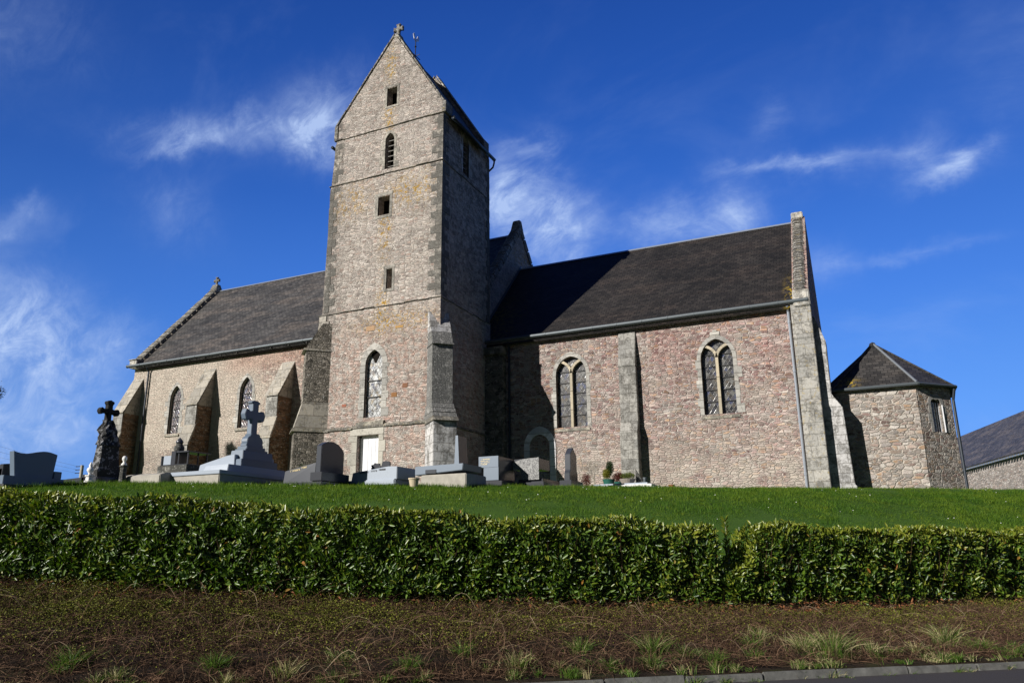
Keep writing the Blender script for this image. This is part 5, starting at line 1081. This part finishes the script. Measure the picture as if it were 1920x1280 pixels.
n = 380; u = r.uniform(-9,13,n); v = 9.5+(vh_of(u)-9.5)*r.random(n); x, y = xy_of(u,v); z = ground(x,y)+.02; k = 8; L = r.uniform(.3,.9,n); a = r.uniform(0,2*pi,n); pts = np.zeros((n,k,3)); hgt = r.uniform(.08,.28,n); bend = r.normal(0,.3,n)
for j in range(k): f = j/(k-1); aa = a+bend*f*2; pts[:,j,0] = x+np.cos(aa)*L*f; pts[:,j,1] = y+np.sin(aa)*L*f; pts[:,j,2] = z+hgt*np.sin(pi*min(f*1.1,1))
pts[:,:,2] = np.maximum(pts[:,:,2], ground(pts[:,:,0],pts[:,:,1])+.02)
V, F = strips(pts, r.uniform(.003,.007,n)); o = fast_mesh('bramble_stems', V, F, leaf_mat('pale arching stems', (.12,.08,.05), (.36,.28,.19), .8, .1, 0)); tag(o, kind='stuff')
n = 1000; u = np.concatenate([r.normal(7.6,1.5,400),r.uniform(-8,13,600)]); v = vh_of(u)-np.abs(r.normal(0,.28,n))+.1; x, y = xy_of(u,v); z = ground(x,y)+r.uniform(.05,.17,n)
V, F = leaves(np.stack([x,y,z],1), r.normal(0,1,(n,3))*[1,1,.4], r.normal(0,.5,(n,3))+[0,-.4,1], r.uniform(.04,.09,n), r.uniform(.02,.035,n), .4, .3); o = fast_mesh('dead_leaves', V, F, M_dead); tag(o, kind='stuff')
tc_ = [(5.75,10.55,.22,1.0),(6.35,9.75,.34,1.6),(6.05,9.95,.26,1.2),(6.9,9.7,.20,.7),(7.25,9.75,.18,.7),(7.65,9.8,.20,.8),(8.25,9.95,.24,.9),(8.6,9.75,.24,1.0),(8.45,10.2,.3,1.0),(9.1,9.7,.16,.6),(5.2,9.75,.22,.9),(5.45,10.2,.22,.7),(4.6,9.6,.22,.9),(4.35,9.9,.24,.9),(3.95,10.05,.30,1.1),(3.75,9.6,.2,.7),(3.2,9.6,.2,.7),(3.0,10.1,.24,.8),(2.1,9.7,.26,.9),(1.5,10.15,.24,.8),(.8,9.8,.22,.8),(.0,10.1,.24,.9),(-.6,9.7,.2,.7),(-1.4,10.0,.26,1.0),(-2.4,9.8,.24,.8),(-3.0,10.2,.26,.8),(9.8,9.8,.2,.8),(3.0,11.0,.14,.5),(5.9,11.0,.12,.4)]
for k_ in range(95):
    uu = r.uniform(-5,11.5); tc_.append((uu, 9.40+abs(r.normal(0,.32)), r.uniform(.06,.15), r.uniform(.2,.6)))
for k_ in range(50): tc_.append((r.uniform(-6,11), r.uniform(10.2,12.2), r.uniform(.05,.12), r.uniform(.12,.3)))
for k_ in range(45): tc_.append((r.uniform(2.5,10.5), 9.26+r.uniform(-.14,.10), r.uniform(.05,.15), r.uniform(.2,.5)))
VV, FF, MI = [], [], []; off = 0
for (uu, vv_, h, sz) in tc_:
    h *= r.uniform(.7,1.2); n = int(200*sz); rad = np.abs(r.normal(0,.075*sz+.02,n)); a = r.uniform(0,2*pi,n); x0, y0 = xy_of(uu,vv_); x = x0+rad*np.cos(a); y = y0+rad*np.sin(a); z = ground(x,y); k = 4; hh = h*r.uniform(.45,1.1,n); ld = np.stack([np.cos(a),np.sin(a)],1)*r.uniform(.1,.9,(n,1))+r.normal(0,.2,(n,2))
    pts = np.zeros((n,k,3))
    for j in range(k): f = j/(k-1); pts[:,j,0] = x+ld[:,0]*hh*f**1.8; pts[:,j,1] = y+ld[:,1]*hh*f**1.8; pts[:,j,2] = z+hh*(f-.35*f*f*np.linalg.norm(ld,axis=1))
    V, F = strips(pts, r.uniform(.005,.010,n)); VV.append(V); FF.append(F+off); off += len(V); st_ = r.uniform(.0,1)**2.2*.8; MI.append(np.repeat((r.random(n) < st_).astype(int), k-1))
o = fast_mesh('verge_grass', np.concatenate(VV), np.concatenate(FF), None, mats=[M_tuft,M_straw], mi=np.concatenate(MI)); tag(o, kind='stuff')

# potted plants and shrubs on the white grave
def pot(label, x, y, z, prof, mat, name='flower_pot'):
    t = thing(name, label, 'flower pot', (x,y,z)); mb = MB(); mb.lathe(prof, (x,y,z), 18); mb.build('pot', mat, t, smooth=False)
    mb = MB(); mb.lathe([(prof[-1][0]*.9,0),(prof[-1][0]*.9,.012)], (x,y,z+prof[-1][1]-.02), 14); mb.build('soil', M_core, t); return t
def bush(t, c, rad, n, mat, name='foliage', L=(.02,.04), seed=1, up_=.3):
    r = np.random.default_rng(seed); p = unit(r.normal(0,1,(n,3)))*(r.random((n,1))**.5); pos = np.array(c)+p*np.array(rad); d_ = unit(p+r.normal(0,.5,(n,3))+[0,0,up_])
    l = r.uniform(*L,n); V, F = leaves(pos, d_, r.normal(0,1,(n,3)), l, l*.5); return fast_mesh(name, V, F, mat, t)
M_fY = leaf_mat('golden conifer', (.14,.14,.02), (.34,.32,.05), .6, .2); M_fG = leaf_mat('dark green shrub', (.012,.035,.008), (.04,.08,.02), .5, .3); M_fR = leaf_mat('reddish shrub', (.07,.02,.02), (.20,.07,.05), .6, .2); M_fL = leaf_mat('light green leaves', (.08,.12,.03), (.22,.24,.07), .6, .2)
t = pot('dark green pot with golden and dark conifers on the white grave', -7.60, 23.9, 3.50, [(.13,0),(.15,.02),(.19,.17),(.20,.19)], M_potg)
bush(t, (-7.66,23.9,3.86), (.13,.12,.17), 1500, M_fY, 'golden_conifer', seed=2); bush(t, (-7.55,23.92,4.05), (.12,.11,.22), 1700, M_fG, 'dark_conifer', seed=3)
t = pot('low pot of reddish heather between the green pot and the round basket', -7.30, 23.95, 3.50, [(.10,0),(.12,.02),(.15,.10)], M_potg)
bush(t, (-7.28,23.95,3.74), (.20,.14,.15), 1800, M_fR, seed=4)
t = pot('round grey basket pot of pale green leaves at the foot of the pilaster', -6.98, 23.9, 3.50, [(.15,0),(.18,.03),(.24,.13),(.26,.16),(.25,.17)], M_bask)
bush(t, (-6.98,23.9,3.76), (.24,.18,.11), 1300, M_fL, seed=6, up_=1.0)
t = thing('shrub', 'bare branched shrub with whitish twigs beside the small red leaved plant', 'shrub', (-8.05,23.9,3.45)); r = np.random.default_rng(9)
mb = MB()
def grow(p, d, l, w_, k):
    e = p+d*l; mb.tube([p, p+d*l*.5+Vector((r.normal(0,.01),r.normal(0,.01),0)), e], [w_, w_*.8, w_*.6], 5)
    if k:
        for _ in range(3): 
            nd = (d+Vector((r.normal(0,.42),r.normal(0,.42),r.normal(.12,.2)))).normalized(); grow(e, nd, l*r.uniform(.65,.85), w_*.6, k-1)
for _ in range(3): grow(Vector((-8.05,23.9,3.42)), Vector((r.normal(0,.22),r.normal(0,.2),1)).normalized(), .30, .014, 4)
mb.build('branches', M_twig, t); bush(t, (-8.05,23.9,4.05), (.27,.22,.38), 240, M_whitest, 'buds', (.012,.02), 12)
t = thing('shrub', 'small red and green leaved plant left of the whitish bare shrub', 'shrub', (-8.36,23.9,3.45)); bush(t, (-8.36,23.9,3.68), (.16,.14,.24), 1100, M_fR, seed=14); mb = MB(); mb.tube([(-8.36,23.9,3.35),(-8.36,23.9,3.7)], .012, 6); mb.build('stem', M_bark, t)
t = thing('vase', 'small steel grave vase beside the pilaster shadow', 'vase', (-6.42,23.9,3.45)); mb = MB(); mb.lathe([(.05,0),(.055,.02),(.05,.16),(.065,.22)], (-6.42,23.9,3.48), 14); mb.build('body', M_zinc, t, smooth=True)
t = thing('broken_slab', 'leaning triangular piece of pale stone at the foot of the pilaster', 'stone', (-6.62,24.1,3.45)); mb = MB(); mb.prism([(-6.78,3.45),(-6.45,3.45),(-6.78,4.0)], 'y', 24.15, 24.22); mb.build('stone', M_old, t, bevel=.008)
t = pot('beige flower pot on the gravel below the light grey lettered tomb', -10.59, 17.0, gz(-10.59,17.0), [(.09,0),(.13,.20),(.145,.20),(.145,.235)], M_pot)
t = pot('small terracotta pot at the wall foot right of the vase', -5.75, 24.6, gz(-5.75,24.6)+.02, [(.07,0),(.10,.13),(.11,.16)], plain('terracotta', (.30,.13,.07), .8, 0, .2, .2))
t = thing('shrub', 'small yellow green plant between the black tomb and the lettered tomb', 'shrub', (-12.9,17.9,3.3)); bush(t, (-12.85,18.2,3.45), (.13,.13,.22), 700, M_fL, seed=15); mb = MB(); mb.tube([(-12.85,18.2,3.0),(-12.85,18.2,3.4)], .012, 6); mb.build('stem', M_bark, t)
t = thing('shrub', 'small dark conical shrub at the left end of the black tomb', 'shrub', (-15.3,17.9,3.3)); bush(t, (-15.2,18.2,3.75), (.16,.16,.34), 1100, M_fG, seed=16); mb = MB(); mb.tube([(-15.2,18.2,3.0),(-15.2,18.2,3.6)], .015, 6); mb.build('stem', M_bark, t)

# conifer whose branch tips reach in at the left edge, utility pole with wires
t = thing('conifer_tree', 'dark conifer whose branch tips just enter at the left edge of the picture', 'tree', (-35.9,19.3,3.6)); tx_, ty_ = -35.9, 19.3
mb = MB(); mb.tube([(tx_,ty_,3.0),(tx_+.1,ty_,7.0),(tx_,ty_,12.6)], [.28,.17,.03], 9); mb.build('trunk', M_bark, t)
r = np.random.default_rng(31); PP, DD = [], []; mb = MB()
for k in range(124):
    z = 5.0+7.4*r.random(); R = .2+.75*(12.7-z)/7.7*r.uniform(.6,1.1); a = r.uniform(0,2*pi)
    if k >= 120: z = (8.5,8.8,9.1,8.65)[k-120]; R = (2.3,2.15,1.9,2.2)[k-120]; a = .6+(.0,.2,.1,-.1)[k-120]
    R = R; tip = Vector((tx_+R*cos(a),ty_+R*sin(a),z-.12*R)); b0 = Vector((tx_,ty_,z)); mb.tube([b0, (b0+tip)/2+Vector((0,0,.06)), tip], [.03,.018,.006], 5)
    m_ = int(90+140*R); f = r.random(m_)**.6; c = np.array(b0)[None]*(1-f[:,None])+np.array(tip)[None]*f[:,None]; PP.append(c+r.normal(0,.07,(m_,3))); DD.append(unit(np.array([cos(a),sin(a),-.2])+r.normal(0,.7,(m_,3))))
mb.build('limb', M_bark, t); PP = np.concatenate(PP); DD = np.concatenate(DD); n = len(PP); V, F = leaves(PP, DD, r.normal(0,1,(n,3)), r.uniform(.08,.16,n), r.uniform(.015,.03,n)); fast_mesh('crown', V, F, leaf_mat('conifer needles', (.008,.018,.008), (.03,.05,.02), .6, .2), t)
t = thing('utility_pole', 'slim distant utility pole rising behind the dark stepped tomb', 'pole', (-54.6,40,4)); mb = MB(); mb.tube([(-54.6,40,2),(-54.6,40,8.1)], [.16,.12], 8); mb.build('post', M_conc, t)
mb = MB()
for z in (7.5,7.75,8.0): mb.box(-55.3,-54.5,39.97,40.03,z,z+.05)
mb.build('crossarm', M_iron, t)
for k, (a, b, lab) in enumerate((((-54.9,40,7.5),(-73,34,12.6),'lowest'),((-54.9,40,7.75),(-73,34,13.3),'middle'),((-54.9,40,8.0),(-73,34,14.0),'topmost'))):
    mb = MB(); A, B = Vector(a), Vector(b); mb.tube([A.lerp(B,i/8)-Vector((0,0,.5*sin(pi*i/8))) for i in range(9)], .008, 4); o = mb.build('overhead_wire', M_iron); tag(o, lab+' of the three thin overhead wires running left from the utility pole', 'wire')
